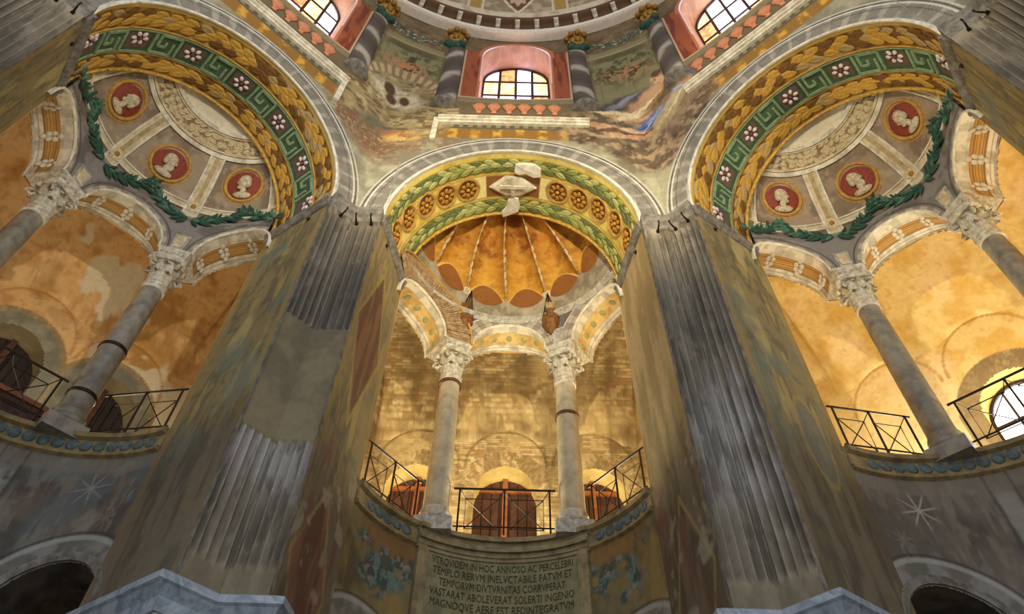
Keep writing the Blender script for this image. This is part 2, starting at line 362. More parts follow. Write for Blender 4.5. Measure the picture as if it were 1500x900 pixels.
        for q in ((20.3, 18.98, .72, .26, 28, '4C4846'), (21.2, 19.1, .5, .09, 30, '8C8C92'), (19.6, 18.85, .4, .06, 25, '7A7672'),       # dark cloak
                  (24.6, 18.75, .62, .34, 30, '9A6E4A'), (24.0, 18.9, .4, .16, 35, 'B98C66'), (26.2, 19.0, .34, .26, 10, 'C59A74'),          # torso
                  (27.6, 19.5, .17, .22, 0, 'D4AA84'), (28.1, 19.68, .2, .13, 20, '5E402A'), (27.2, 19.42, .05, .05, 0, '8A5A40'), (28.9, 19.3, .16, .2, 0, 'CBA078'),
                  (23.4, 18.52, .5, .11, 38, 'BE926A'), (21.2, 18.3, .55, .12, -16, 'CCA078'), (22.4, 18.5, .3, .05, -10, '7E5638'),            # arms
                  (18.4, 18.6, .8, .09, -14, 'DCC898'), (22.8, 18.52, .7, .11, 22, 'E2D0A4'), (25.2, 18.72, .4, .06, 24, 'B89A68'),             # scroll
                  (25.0, 17.92, .58, .27, 26, '6474A6'), (23.9, 17.74, .38, .16, 8, '46568E'), (25.6, 18.06, .36, .06, 36, '93A2C6'), (24.6, 17.8, .3, .04, 30, 'A6B2CE'),
                  (31.0, 18.42, .32, .11, 20, '6C7EAC'), (32.6, 18.6, .28, .09, 25, '4A5A90'), (30.6, 18.44, .22, .03, 20, 'A2AECA'), (27.2, 18.3, .4, .1, 15, '8A6C54'),           # blue robe
                  (27.4, 17.75, .8, .2, 55, 'B8A680'), (28.6, 17.62, .75, .12, 52, '8C7858'), (29.6, 17.8, .75, .2, 50, 'B09A72'), (30.6, 17.5, .8, .22, 50, '927A5C'), (29.0, 17.9, .5, .05, 52, 'D6C6A0'),
                  (20.4, 17.72, .45, .13, -25, 'CFAC86'), (18.8, 17.45, .36, .1, -15, 'C6A07A'), (22.4, 17.35, .5, .11, -12, 'B98E68'), (21.4, 17.55, .4, .04, -20, '6E4A32'),
                  (16.4, 17.95, .26, .17, 0, 'C8A07A'), (14.6, 18.0, .22, .13, 0, 'AE8462'), (17.4, 17.75, .2, .12, 0, '6A4A38'), (31.5, 18.95, .18, .45, 20, '8A6A4E'), (32.4, 18.6, .16, .3, 20, 'C09870')):
            el(q[5], q[0], q[1], q[2], q[3], q[4], .35)
        c = c*(1-.25*(cl*fold)[..., None])
        el('8A6A4E', 31.6, 19.0, .2, .5, 20)
    ph, z = ph0, z0_
    # ---- moulded archivolt
    zz = np.maximum(z-ZS, 0); e = np.sqrt((lx/WF)**2+(zz/RA)**2); d = (e-1)*2.78; ang = np.arctan2(zz/RA, lx/WF)
    blk = mx(flat(z.shape, '7E786C'), H('A39C8E'), (np.sin(ang*38+np.floor(ang*6)) > .55)*.8); blk = mx(blk, H('67625A'), sm(.5, .62, n2)*.6)
    c = mx(c, blk, 1-sm(.60, .62, d))
    c = mx(c, H('E6E4DA') if a == 0 else H('C6CBD0'), band(d, -.2, .06, .012)); c = mx(c, H('3E3A36'), band(d, .345, .37, .01)*.8); c = mx(c, H('CFC9BA'), band(d, .46, .5, .012)); c = mx(c, H('3A3632'), band(d, .515, .55, .012)*.9); c = mx(c, H('BDB8AA'), band(d, .57, .61, .012))
    return c
for a in (-45, 0, 45):
    nu, nv = 300, 420
    wname = {-45: 'wall_left', 0: 'wall_centre', 45: 'wall_right'}[a]
    T = Thing(wname, 0, kind='structure')
    ph = np.linspace(a-22.5, a+22.5, nu)[:, None]*np.ones((1, nv)); z = np.linspace(13.3, 24.2, nv)[None, :]*np.ones((nu, 1))
    # snap vertices to the arch edge so that the rim is clean
    lx = A*np.tan(np.radians(ph-a)); zarch = np.where(np.abs(lx) < WF, ZS+RA*np.sqrt(np.clip(1-(lx/WF)**2, 0, 1)), 13.3)
    v = np.linspace(0, 1, nv)[None, :]; z = zarch+(24.2-zarch)*v
    X = wall_pt(ph, z); C = paint_wall(a, X, ph, z)
    lxx = wall_r(ph, z)*np.sin(np.radians(ph-a)); hole = (np.abs(lxx) < 1.06) & (z > 19.42) & (z < np.where(np.abs(lxx) < 1.06, 22.35+np.sqrt(np.clip(1.06**2-lxx**2, 0, None)), 0))
    T.grid('painted_plaster', X, C, mask=~hole)

for nm, p0, p1_ in (('wall_far_left', -112, -67.5), ('wall_far_right', 67.5, 112)):
    T = Thing(nm, 0, kind='structure'); ph = np.linspace(p0, p1_, 80)[:, None]*np.ones((1, 120)); z = np.linspace(13.3, 24.2, 120)[None, :]*np.ones((80, 1)); X = wall_pt(ph, z)
    T.grid('painted_plaster', X, mx(mx(flat(z.shape, '8E877A'), H('6E6860'), sm(.42, .6, fbm(X, 1.6))), H('75623F'), sm(17, 17.4, z)))
# ---- drum windows
def arch_window(name, a, D, hw, z0, zs, ncol, rows, rD, reveal_h, glass_pick, label, bar=.035, reveal=True, arch_rows=1):
    """round-headed window: reveal, dark lattice, and one object per pane."""
    T = Thing(name, a, (0, D, z0), kind='structure')
    if reveal:
        n = 40; th = np.linspace(0, PI, n); path = [(hw, z0)]+[(hw*cos(q), zs+hw*sin(q)) for q in th]+[(-hw, z0)]
        px = np.array(path)
        Xr = np.stack([st(px[:, 0], np.full(len(px), y), px[:, 1]) for y in np.linspace(rD, D, 6)], 1)
        n_ = fbm(Xr, 4); C = mx(flat(Xr.shape[:2], reveal_h), H(reveal_h)*.75, sm(.45, .65, n_))
        T.grid('reveal', Xr, C)
        mb = MB(); mb.box(-hw, hw, rD, D+.05, z0-.06, z0); T.part('sill', mb, M_och)
    fm = MB(); xs = np.linspace(-hw+.02, hw-.02, ncol+1)
    top = lambda x: zs+math.sqrt(max(hw*hw-x*x, 0))
    for x in xs[1:-1]: fm.box(x-bar/2, x+bar/2, D-.03, D+.03, z0, top(x))
    zr = list(np.linspace(z0, zs, rows+1))
    for z in zr[1:]: fm.box(-hw, hw, D-.028, D+.028, z-bar/2, z+bar/2)
    if arch_rows > 1: fm.box(-hw*.78, hw*.78, D-.028, D+.028, zs+hw*.55-bar/2, zs+hw*.55+bar/2)
    ring = [[((hw+k)*cos(q), D+yy, zs+(hw+k)*sin(q)) for (k, yy) in ((-.07, -.05), (0.02, -.05), (0.02, .04), (-.07, .04))] for q in np.linspace(0, PI, 25)]
    fm.sweep(ring); fm.box(-hw-.02, -hw+.06, D-.05, D+.04, z0, zs); fm.box(hw-.06, hw+.02, D-.05, D+.04, z0, zs); fm.box(-hw, hw, D-.05, D+.04, z0-.02, z0+.06)
    T.part('lattice', fm, M_frame)
    rr = random.Random(int(a)+int(D*10))
    for i in range(ncol):
        x0, x1 = xs[i], xs[i+1]
        for j in range(rows):
            T.part('pane', MB().box(x0, x1, D+.005, D+.02, zr[j], zr[j+1]), M_glass[glass_pick(rr)])
        n = 6; pts = [(x0+(x1-x0)*k/n) for k in range(n+1)]
        mb = MB(); V = []
        for y in (D+.005, D+.02): V += [(x0, y, zs), (x1, y, zs)]+[(x, y, top(x)) for x in pts[::-1]]
        k = n+3; mb.mesh(V, [tuple(range(k)), tuple(range(k, 2*k))[::-1]]+[(i2, (i2+1) % k, k+(i2+1) % k, k+i2) for i2 in range(k)])
        T.part('pane', mb, M_glass[glass_pick(rr)])
    return T
wn = 1
for a in (-45, 0, 45):
    arch_window('window_%d' % wn, a, 8.85, 1.06, 19.42, 22.35, 4, 3, 8.0, 'CFA58E', lambda r: r.choice((0, 0, 1, 1, 0, 2, 2, 3)), '', .085); wn += 1
    d = {-45: 'left', 0: 'central', 45: 'right'}[a]
    # cornice under the window
    x0, x1 = {-45: (-3.0, 1.9), 0: (-2.0, 1.95), 45: (-1.85, 3.0)}[a]
    T = Thing('trim_%d' % (wn-1), a, (0, 7.9, 17.82), kind='structure')
    T.part('cornice_moulding', MB().box(x0, x1, 7.92, 8.05, 17.82, 17.9).box(x0, x1, 7.87, 8.05, 17.9, 17.99).box(x0, x1, 7.83, 8.05, 17.99, 18.06), M_white)
    if a <= 0: T.part('end_post', MB().box(1.76 if a else -2.12, 1.9 if a else -1.98, 7.93, 8.05, 16.95, 18.1), M_white)
    bal = MB().lathe([(.0, 18.66), (.09, 18.68), (.06, 18.76), (.07, 18.8), (.19, 19.02), (.2, 19.1), (.12, 19.16), (.13, 19.2), (0, 19.22)], 10)
    bme = raw_mesh('baluster', bal.V, bal.F, M_terra, smooth=True)
    B = Thing('balustrade', a, (0, 7.95, 18.66), 'row of painted terracotta balusters under the %s drum window' % d, 'balustrade', 'balustrades under the drum windows')
    for x in ({0: np.arange(-.98, 1.3, .41), -45: np.arange(-2.6, 1.4, .41), 45: np.arange(-1.3, 2.7, .41)}[a]):
        B.add('baluster', bme, Mx=Matrix.Translation((float(x), 7.98, -.2)) @ Matrix.Diagonal((1, .3, 1, 1)))
    # painted columns beside the window
    for s in (-1, 1):
        cx = s*1.93; side = 'left' if s < 0 else 'right'
        P = Thing('half_column', a, (cx, 7.98, 18.7), 'twisted grey half column with gilt capital, %s of the %s drum window' % (side, d), 'column', 'half columns of the drum')
        nz, na = 70, 14; zz = np.linspace(18.9, 22.4, nz)[:, None]; an = np.linspace(0, PI, na)[None, :]
        cr = .33-.045*(zz-18.5)/3.8; pw = a+s*13.7; W0 = wall_pt(np.full_like(zz, s*13.7), zz); Xc = st(W0[..., 0]+cr*np.cos(an), W0[..., 1]-cr*np.sin(an)*.6+.05, zz)
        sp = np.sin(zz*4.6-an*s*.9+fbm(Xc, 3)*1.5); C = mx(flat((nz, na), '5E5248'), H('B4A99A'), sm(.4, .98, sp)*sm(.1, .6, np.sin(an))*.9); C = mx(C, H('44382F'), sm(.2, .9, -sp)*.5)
        P.grid('shaft', Xc, C)
        bp_ = W0[0, 0]; P.part('base', MB().lathe([(0, 18.68), (.36, 18.7), (.4, 18.76), (.37, 18.84), (.34, 18.87), (.36, 18.92), (.33, 18.96), (0, 18.97)], 18, (float(bp_[0]), float(bp_[1])+.06), PI, 2*PI), M_dkm, smooth=True)
        P.part('neck_flowers', MB().ell((cx, 7.7, 22.45), (.28, .17, .16)).ell((cx-.2, 7.64, 22.55), (.16, .14, .15), 8, 5).ell((cx+.2, 7.64, 22.5), (.16, .14, .15), 8, 5), M_gD)
        cp = MB()
        for k in range(5):
            q = PI*(k+.5)/5; cp.ell((cx+.25*cos(q), 7.8-.25*sin(q), 22.95), (.09, .09, .2), 8, 5)
            cp.ell((cx+.36*cos(q), 7.78-.34*sin(q), 23.25), (.1, .1, .1), 8, 5)
        cp.lathe([(.22, 22.65), (.26, 22.8), (.24, 23.1), (.36, 23.35), (.36, 23.45), (0, 23.46)], 16, (cx, 7.82), PI, 2*PI)
        P.part('gilt_capital', cp, mat('dull_gilding', 'B4862E', .6, h2='7A5418', scale=10), smooth=True)

# ---- dome with its bracketed cornice
T = Thing('ceiling', 0, (0, 0, 23.6), kind='structure')
ph = np.linspace(-112, 112, 640)[:, None]; prof = [(7.98, 23.66), (7.62, 23.68), (7.6, 23.8), (7.68, 23.86), (7.68, 24.2), (7.36, 24.24), (7.34, 24.36), (7.3, 24.5), (7.36, 24.56)]
for k in range(14): e = R(4+k*5); prof.append((7.42*cos(e), 24.4+6.4*sin(e)))
pr = np.array(prof); dens = []
for k in range(len(pr)-1):
    m_ = 3 if k < 8 else 9
    for q in range(m_): dens.append(pr[k]+(pr[k+1]-pr[k])*q/m_)
pr = np.array(dens); b = np.radians(ph); X = st(pr[:, 0]*np.sin(b), pr[:, 0]*np.cos(b), pr[:, 1]+0*b)
z = X[..., 2]; phg = ph+0*z; n2 = fbm(X, 3)
C = mx(flat(z.shape, 'D6C6AE'), H('B8A486'), sm(.45, .65, n2)); C = mx(C, H('6E5238'), band(z, 23.84, 24.243, .003)); C = mx(C, H('F0E6D4'), band(z, 23.6, 23.83, .02))
dm = sm(24.85, 24.9, z); C = mx(C, mx(flat(z.shape, 'B9A78C'), H('93805F'), sm(.4, .6, n2)), dm)
for k in range(-5, 6):
    q = (phg-k*22.5); u = np.abs(q)/6.5; v = np.abs(z-26.4)/1.45; L = u+v; C = mx(C, H('E4D6BC'), (1-sm(1.12, 1.14, L))*dm); C = mx(C, H('704028'), (1-sm(1.0, 1.02, L))*dm)
    rr = np.sqrt((q/2.6)**2+((z-26.0)/.6)**2); an = np.arctan2(z-26.0, q*.23); C = mx(C, H('C7A890'), (1-sm(.9+.15*np.cos(8*an), 1.0+.15*np.cos(8*an), rr))*(z > 24.9)); C = mx(C, H('7A4A34'), 1-sm(.22, .28, rr))
    q2 = np.abs(phg-k*22.5-11.25); C = mx(C, H('A8893E'), (1-sm(1.5, 1.6, q2))*dm); C = mx(C, H('E0D0B0'), band(q2, 1.6, 2.2, .1)*dm); C = mx(C, H('6A5A3E'), band(q2, 2.4, 2.6, .08)*dm)
T.grid('painted_dome', X, C)
mod = raw_mesh('bracket', *(lambda m: (m.V, m.F))(MB().box(-.08, .08, -.3, .02, .05, .2).box(-.06, .06, -.14, .02, -.1, .05)), M_white)
for k in range(-22, 23):
    q = R(k*4.9); T.add('bracket', mod, Mx=Matrix.Translation((7.7*sin(q), 7.7*cos(q), 24.0)) @ Matrix.Rotation(-q, 4, 'Z'))

# ================================================================== PIERS: jambs, pilasters
def prism_path(prof, path, mb):   # prof list of (out, dz); path list of (point, outward dir)
    rings = []
    for (P, d) in path: rings.append([(P[0]+d[0]*o, P[1]+d[1]*o, P[2]+dz) for o, dz in prof])
    mb.sweep(rings); return mb
hook = MB().tube([(0, .05, 0), (0, -.16, .0), (0, -.2, .03), (0, -.2, .09)], .018, 6).box(-.03, .03, -.02, .02, -.03, .03)
ME_hook = raw_mesh('iron_hook', hook.V, hook.F, M_iron)
def paint_jamb(a, s, X):
    y, z = X[..., 1], X[..., 2]; v = (y-A)/(D1-A)
    str_ = fbm(st(X[..., 0], X[..., 1]*3.2, X[..., 2]*.55), 1.6, 3+s+a); n2 = fbm(X, 4, 1.+a)
    c = mx(flat(z.shape, '8C7C54'), H('6C5E44'), sm(.42, .6, str_)); c = mx(c, H('A89456'), sm(.56, .7, str_)*.8); c = mx(c, H('5A5A48'), sm(.55, .68, n2)*.6)
    if a != 0: c = mx(c, H('B8A86E'), sm(.58, .7, fbm(st(X[..., 0], X[..., 1]*2, X[..., 2]*.7), 1.1, 8+s))*.7); c = mx(c, H('6F7A6C'), sm(.55, .65, fbm(X, 1.1, 5+s))*.6)
    edge = band(v, 0, .09, .02)+band(v, .9, 1, .02); c = mx(c, H('A88A4A'), edge*.5)
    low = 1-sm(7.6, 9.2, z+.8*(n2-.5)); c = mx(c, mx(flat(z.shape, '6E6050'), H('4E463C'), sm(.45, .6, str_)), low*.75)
    if a == 0:
        c = mx(c, H('9C8A60'), .35*sm(9, 10, z))
        for zc, hh in ((10.9, 1.75), (6.6, 1.2)):
            L = np.abs(z-zc)/hh+np.abs(v-.45)/.36; red = mx(flat(z.shape, '82583E'), H('64402E'), sm(.42, .6, str_)); k = .85 if s < 0 else .25
            c = mx(c, red, (1-sm(.97, 1.0, L))*k); c = mx(c, H('A98E50'), band(L, 1.0, 1.12, .02)*.6)
        if s < 0 or True:
            c = mx(c, H('74503E'), sm(.56, .64, fbm(st(X[..., 0], X[..., 1]*3, X[..., 2]*.9), 1.2, 6))*(1-sm(8, 9, z))*.8)
            c = mx(c, H('A8A088'), sm(.6, .68, fbm(X, 2.5, 9))*(1-sm(8, 9, z))*.6)
    if a == 0 and s > 0: c = mx(c, mx(flat(z.shape, 'BCA478'), H('A08A5C'), sm(.4, .65, str_)), sm(8.2, 9.4, z+.6*(n2-.5))*.85)  # lamplight on this jamb painted in as paler plaster
    if a == 45 and s < 0:   # painted lozenge near the foot of the jamb
        rr = np.sqrt(((z-8.5)/.85)**2+((v-.6)/.17)**2); c = mx(c, H('6C6E66'), (1-sm(.8, .84, rr))*.6); c = mx(c, H('9A8450'), band(rr, .86, 1.0, .03)*.8)
    return c
wj = 0
for a in (-45, 0, 45):
    for s in (-1, 1):
        nm = 'wall_jamb_%s_%s' % ({-45: 'left', 0: 'centre', 45: 'right'}[a], 'left' if s < 0 else 'right')
        T = Thing(nm, a, kind='structure')
        v = np.linspace(0, 1, 60)[:, None]; zz = np.linspace(0, ZS, 330)[None, :]
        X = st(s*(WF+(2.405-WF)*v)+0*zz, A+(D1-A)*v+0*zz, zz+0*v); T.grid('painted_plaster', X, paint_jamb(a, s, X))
        # pier flank beyond, towards the gallery
        # impost moulding along the jamb
        mb = MB(); P0 = (s*WF, A-.02, ZS-.3); P1 = (s*2.42, D1, ZS-.3); d = (-s*.99, 0.12)
        prism_path([(-.05, .03), (.04, .05), (.08, .13), (.06, .19), (.1, .24), (.1, .3), (-.05, .31)], [(P0, d), (P1, d)], mb)
        T.part('impost_moulding', mb, M_dkm)
        for k in (.28, .9):
            P = Vector(P0).lerp(Vector(P1), k); T.add('iron_hook', ME_hook, Mx=Matrix.Translation((P.x-s*.02, P.y, P.z-.1)) @ Matrix.Rotation(s*PI/2, 4, 'Z'))
def paint_pil(X, u, z, seed, broken):
    str_ = fbm(st(X[..., 0]*4, X[..., 1]*4, X[..., 2]*.5), 1.3, seed); n1 = fbm(X, .9, seed+2); n2 = fbm(X, 5, seed)
    c = mx(flat(z.shape, '908470'), H('6C614E'), sm(.4, .6, str_)); c = mx(c, H('A19888'), sm(.55, .7, n2)*.6)
    wh = band(z, 7.2, 9.6, .5)*sm(.4, .56, n1*.6+str_*.4+.03); c = mx(c, H('BAB4AE'), wh*.8)
    dk = band(z, 9.8, 12.6, .6)*sm(.42, .6, n1); c = mx(c, H('565048'), dk*.55)
    c = mx(c, H('4C4436'), sm(.5, .62, fbm(st(X[..., 0]*5, X[..., 1]*5, X[..., 2]*1.1), 1.5, seed+9))*.6); lo = 1-sm(6.0, 6.5, z+.7*(n2-.5)); c = mx(c, H('7C7058'), lo*.7)
    return c
corners = [(-67.5, 'far left'), (-22.5, 'left'), (22.5, 'right'), (67.5, 'far right')]
for cang, nm in corners:
    broken = nm == 'left'
    lab = {'far left': 'bluish fluted grey pilaster at the top left edge, mostly out of view', 'left': 'fluted grey pilaster with a blank patched band, left of the central niche',
           'right': 'unbroken fluted grey pilaster with a whitish patch, right of the central niche', 'far right': 'fluted brown-grey pilaster at the top right edge, mostly out of view'}[nm]
    # frame: local axis towards the corner
    Rc = A/cos(PI/8); T = Thing('pilaster', cang, (0, Rc-.05, 5.7), lab, 'pilaster', 'fluted corner pilasters')
    L = HS-WF
    for s in (-1, 1):
        dirx, diry = s*cos(PI/8), -sin(PI/8)      # along the face, away from the corner
        nx, ny = -s*sin(PI/8), -cos(PI/8)         # into the room
        nu, nz = 90, 330; u = np.linspace(-0.02, L, nu)[:, None]; z = np.linspace(5.7, 13.36, nz)[None, :]
        fl = 4.5; w = (u+.066*.5)/L*fl
        depth = .08*np.abs(np.sin(PI*w))**.7
        top = sm(13.22, 13.0, z)*sm(6.1, 6.3, z)
        if broken: top = top*(1-band(z, 8.0, 10.25, .03))
        prof = .10-depth*top
        if broken: prof = prof-.035*band(z, 8.0, 10.25, .012)
        X = st(dirx*u+nx*prof, Rc+diry*u+ny*prof, z+0*u)
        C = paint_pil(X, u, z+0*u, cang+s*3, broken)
        gv = (np.abs(np.sin(PI*w))**.7)*top; C = mx(C, H('453F36'), gv**2*.45); C = mx(C, H('A8A092'), (1-gv)*top*.35)  # flute shading painted into the colour: grooves darkened, ridges paled
        if broken:
            pl = mx(flat((nu, nz), '86785C'), H('746850'), sm(.45, .6, fbm(X, 1.5)))
            C = mx(C, pl, band(z+0*u, 8.0, 10.25, .015))
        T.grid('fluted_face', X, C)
        # return edge
        e = MB(); P = (dirx*L, Rc+diry*L); e.hexa([(P[0], P[1], 5.5), (P[0]+nx*.09, P[1]+ny*.09, 5.5), (P[0]+nx*.09+dirx*.002, P[1]+ny*.09, 5.5), (P[0]+dirx*.012, P[1]+diry*.012, 5.5),
                (P[0], P[1], 13.36), (P[0]+nx*.09, P[1]+ny*.09, 13.36), (P[0]+nx*.09+dirx*.002, P[1]+ny*.09, 13.36), (P[0]+dirx*.012, P[1]+diry*.012, 13.36)])
        T.part('edge_strip', e, M_dkm)
        # capital cornice
        cpm = MB(); d = (nx, ny); P0 = (dirx*-.0, Rc, 13.32); P1 = (dirx*(L+.02), Rc+diry*(L+.02), 13.32)
        d0 = (0, -1.0/cos(PI/8))
        prof2 = [(-.02, 0), (.1, 0), (.12, .04), (.12, .1), (.13, .13), (.17, .2), (.17, .25), (.21, .29), (.21, .35), (-.02, .36)]
        prism_path(prof2, [(P0, d0), (P1, d)], cpm); T.part('capital_moulding', cpm, M_dkm)
        for k in ((.25, .75) if s > 0 else (.55,)):
            T.add('iron_hook', ME_hook, Mx=Matrix.Translation((dirx*L*k+nx*.12, Rc+diry*L*k+ny*.12, 13.2)) @ Matrix.Rotation(math.atan2(-nx, ny)+PI, 4, 'Z'))
    # marble revetment with its cornice below
    if 'far' in nm: continue
    base = {'far left': 'left edge', 'left': 'below the patched fluted pilaster', 'right': 'below the unbroken fluted pilaster', 'far right': 'right edge'}[nm]
    Rv = Thing('marble_dado', cang, (0, Rc-.1, 0), 'blue-grey veined marble dado with moulded cornice, '+(base if 'below' in base else 'hidden at the '+base), 'dado', 'marble dados of the piers')
    pth = []
    pts = [(-(L+.0), 1), (0, 0), (L, 1)]
    cl, cr_ = (-cos(PI/8)*L, Rc-sin(PI/8)*L), (cos(PI/8)*L, Rc-sin(PI/8)*L)
    nl = (sin(PI/8), -cos(PI/8)); nr = (-sin(PI/8), -cos(PI/8))
    # return along the jambs
    jl = (-sin(PI/8)*-1, 0)
    bl = (cl[0]-sin(PI/8)*1.6-.25, cl[1]+cos(PI/8)*1.6-.1); br = (cr_[0]+sin(PI/8)*1.6+.25, cr_[1]+cos(PI/8)*1.6-.1)
    dl = (-cos(PI/8), -sin(PI/8)); dr_ = (cos(PI/8), -sin(PI/8))
    mit = lambda p, q: ((p[0]+q[0])/(1+p[0]*q[0]+p[1]*q[1]), (p[1]+q[1])/(1+p[0]*q[0]+p[1]*q[1]))
    path = [(bl, dl), (cl, mit(dl, nl)), ((0, Rc), mit(nl, nr)), (cr_, mit(nr, dr_)), (br, dr_)]
    cm = MB(); prism_path([(-.05, -.36), (.1, -.36), (.12, -.3), (.12, -.22), (.2, -.12), (.24, -.1), (.24, -.02), (.1, .06), (-.05, .06)], [((*p, 5.82), d) for p, d in path], cm)
    Rv.part('cornice', cm, M_blue)
    for k in range(len(path)-1):
        (p, d), (q, e) = path[k], path[k+1]
        sl = MB(); f = .07
        sl.hexa([(p[0], p[1], 0), (q[0], q[1], 0), (q[0]+e[0]*f, q[1]+e[1]*f, 0), (p[0]+d[0]*f, p[1]+d[1]*f, 0), (p[0], p[1], 5.6), (q[0], q[1], 5.6), (q[0]+e[0]*f, q[1]+e[1]*f, 5.6), (p[0]+d[0]*f, p[1]+d[1]*f, 5.6)])
        Rv.part('marble_panel', sl, M_cipo)
#@@PART2
# ================================================================== ARCH SOFFITS
def sof_frame(t, s, sx, sy, sz, ang=0, dr=.004):
    P = soffit(np.array(t), np.array(s), dr); t2 = soffit(np.array(t+.01), np.array(s), dr)
    X = Vector(t2-P).normalized(); N = Vector((-cos(t), 0, -sin(t))); Y = N.cross(X)
    return frame(P, X*cos(ang)+Y*sin(ang), N, sx, sy, sz)
def sof_strip(mb, pts, w, h):   # raised fillet following (t, s) points on the soffit; w in s units
    for (t0, s0), (t1, s1) in zip(pts[:-1], pts[1:]):
        if abs(s0-s1) < 1e-6: c4 = [(t0, s0-w/2), (t1, s0-w/2), (t1, s0+w/2), (t0, s0+w/2)]
        else: k = w*1.84/2.7; c4 = [(t0-k/2, s0), (t0+k/2, s0), (t0+k/2, s1), (t0-k/2, s1)]
        mb.hexa([tuple(soffit(np.array(t), np.array(s), -.01)) for t, s in c4]+[tuple(soffit(np.array(t), np.array(s), h)) for t, s in c4])
def leaves_row(T, s0, s1, n, kinds, grey, seed, side):
    r_ = random.Random(seed); wid = (s1-s0)*1.835
    for i in range(n):
        t = PI*(i+.5)/n; fwd = 1 if t < PI/2 else -1
        for k in range(3):
            s = s0+(s1-s0)*(.17+.33*k); tt = t+(-.3 if k == 1 else .25)*fwd*PI/n
            kd = r_.choice(kinds); 
            if grey and r_.random() < grey: kd = 'gold3'
            ang = (0 if fwd > 0 else PI)+(k-1)*-.32*fwd
            T.add('leaf', LEAF[kd], Mx=sof_frame(tt-fwd*.6*PI/n, s, PI/n*2.75*(1.35 if grey else 1.1), wid*(.5 if grey else .4), .07, ang))
def paint_soffit(a, X, t, s):
    n2 = fbm(X, 5, a); n1 = fbm(X, 1.6, a+3); n3 = fbm(X, 14, 2.)
    if a == 0:
        c = mx(flat(t.shape, 'E0CA68'), H('CDAE4C'), sm(.45, .62, n2)); c = mx(c, H('E6D478'), sm(.52, .68, n1)*.7)
        c = mx(c, H('64561E'), (band(s, .12, .33, .02)+band(s, .745, .965, .02))*.85)
        c = mx(c, H('EEE8D8'), band(s, -.1, .045, .01)); c = mx(c, H('B0904A'), band(s, .355, .37, .006)+band(s, .705, .72, .006))
        c = mx(c, H('EFE4A4'), band(s, .37, .705, .01)*band(np.abs(t-PI/2), .26, .42, .01)*.8)
        c = mx(c, H('8A5A2C'), band(s, .375, .7, .006)*band(np.abs(t-PI/2), 0, .262, .005))
        c = mx(c, H('A48440'), band(np.abs(t-PI/2), .41, .425, .004)*band(s, .36, .71, .01))
        hexm = (np.abs(t-PI/2) < .235-.16*np.abs((s-.54)/.155)) & (np.abs(s-.54) < .155); c = mx(c, H('ECE9E2'), hexm*1.)
        for d in (8.5, 23, 37.5, 51, 64.3):
            for tt in (R(d), PI-R(d)):
                rr = np.sqrt(((t-tt)*2.72)**2+((s-.54+.1*abs(math.cos(tt))**3)*1.835)**2)
                c = mx(c, H('F0E2A0'), band(rr, .27, .33, .01)); c = mx(c, H('9A7A34'), band(rr, .255, .272, .008)+band(rr, .33, .342, .006)); c = mx(c, H('6E4A1E'), (1-sm(.245, .255, rr)))
    else:
        c = mx(flat(t.shape, 'B8903A'), H('8A6426'), sm(.42, .6, n2)*.8)
        bandA = band(s, .07, .345, .012); bandB = band(s, .735, .965, .012)
        c = mx(c, H('5A3814'), (bandA+bandB)*(.6+.4*np.sin(t*50))*.9); c = mx(c, H('C8B48A'), (bandA+bandB)*sm(.6, .66, n1)*.8)
        gr = band(s, .365, .715, .004); c = mx(c, mx(flat(t.shape, '526C4E'), H('42583E'), sm(.4, .6, n1)), gr)
        for k in range(7):
            tt = R(8.6+27.1*k); sq = band(np.abs(t-tt)*2.72, 0, .3, .015)*band(s, .42, .66, .006); c = mx(c, H('3A5236'), sq); c = mx(c, H('6A5248'), band(np.abs(t-tt)*2.72, 0, .25, .01)*band(s, .435, .645, .006))
        c = mx(c, H('D6B45C'), band(s, .0, .06, .01)+band(s, .347, .363, .004)+band(s, .718, .733, .004)+band(s, .97, 1., .006))
        c = mx(c, H('D2D2CC'), band(s, -.1, .022, .008))
    return c
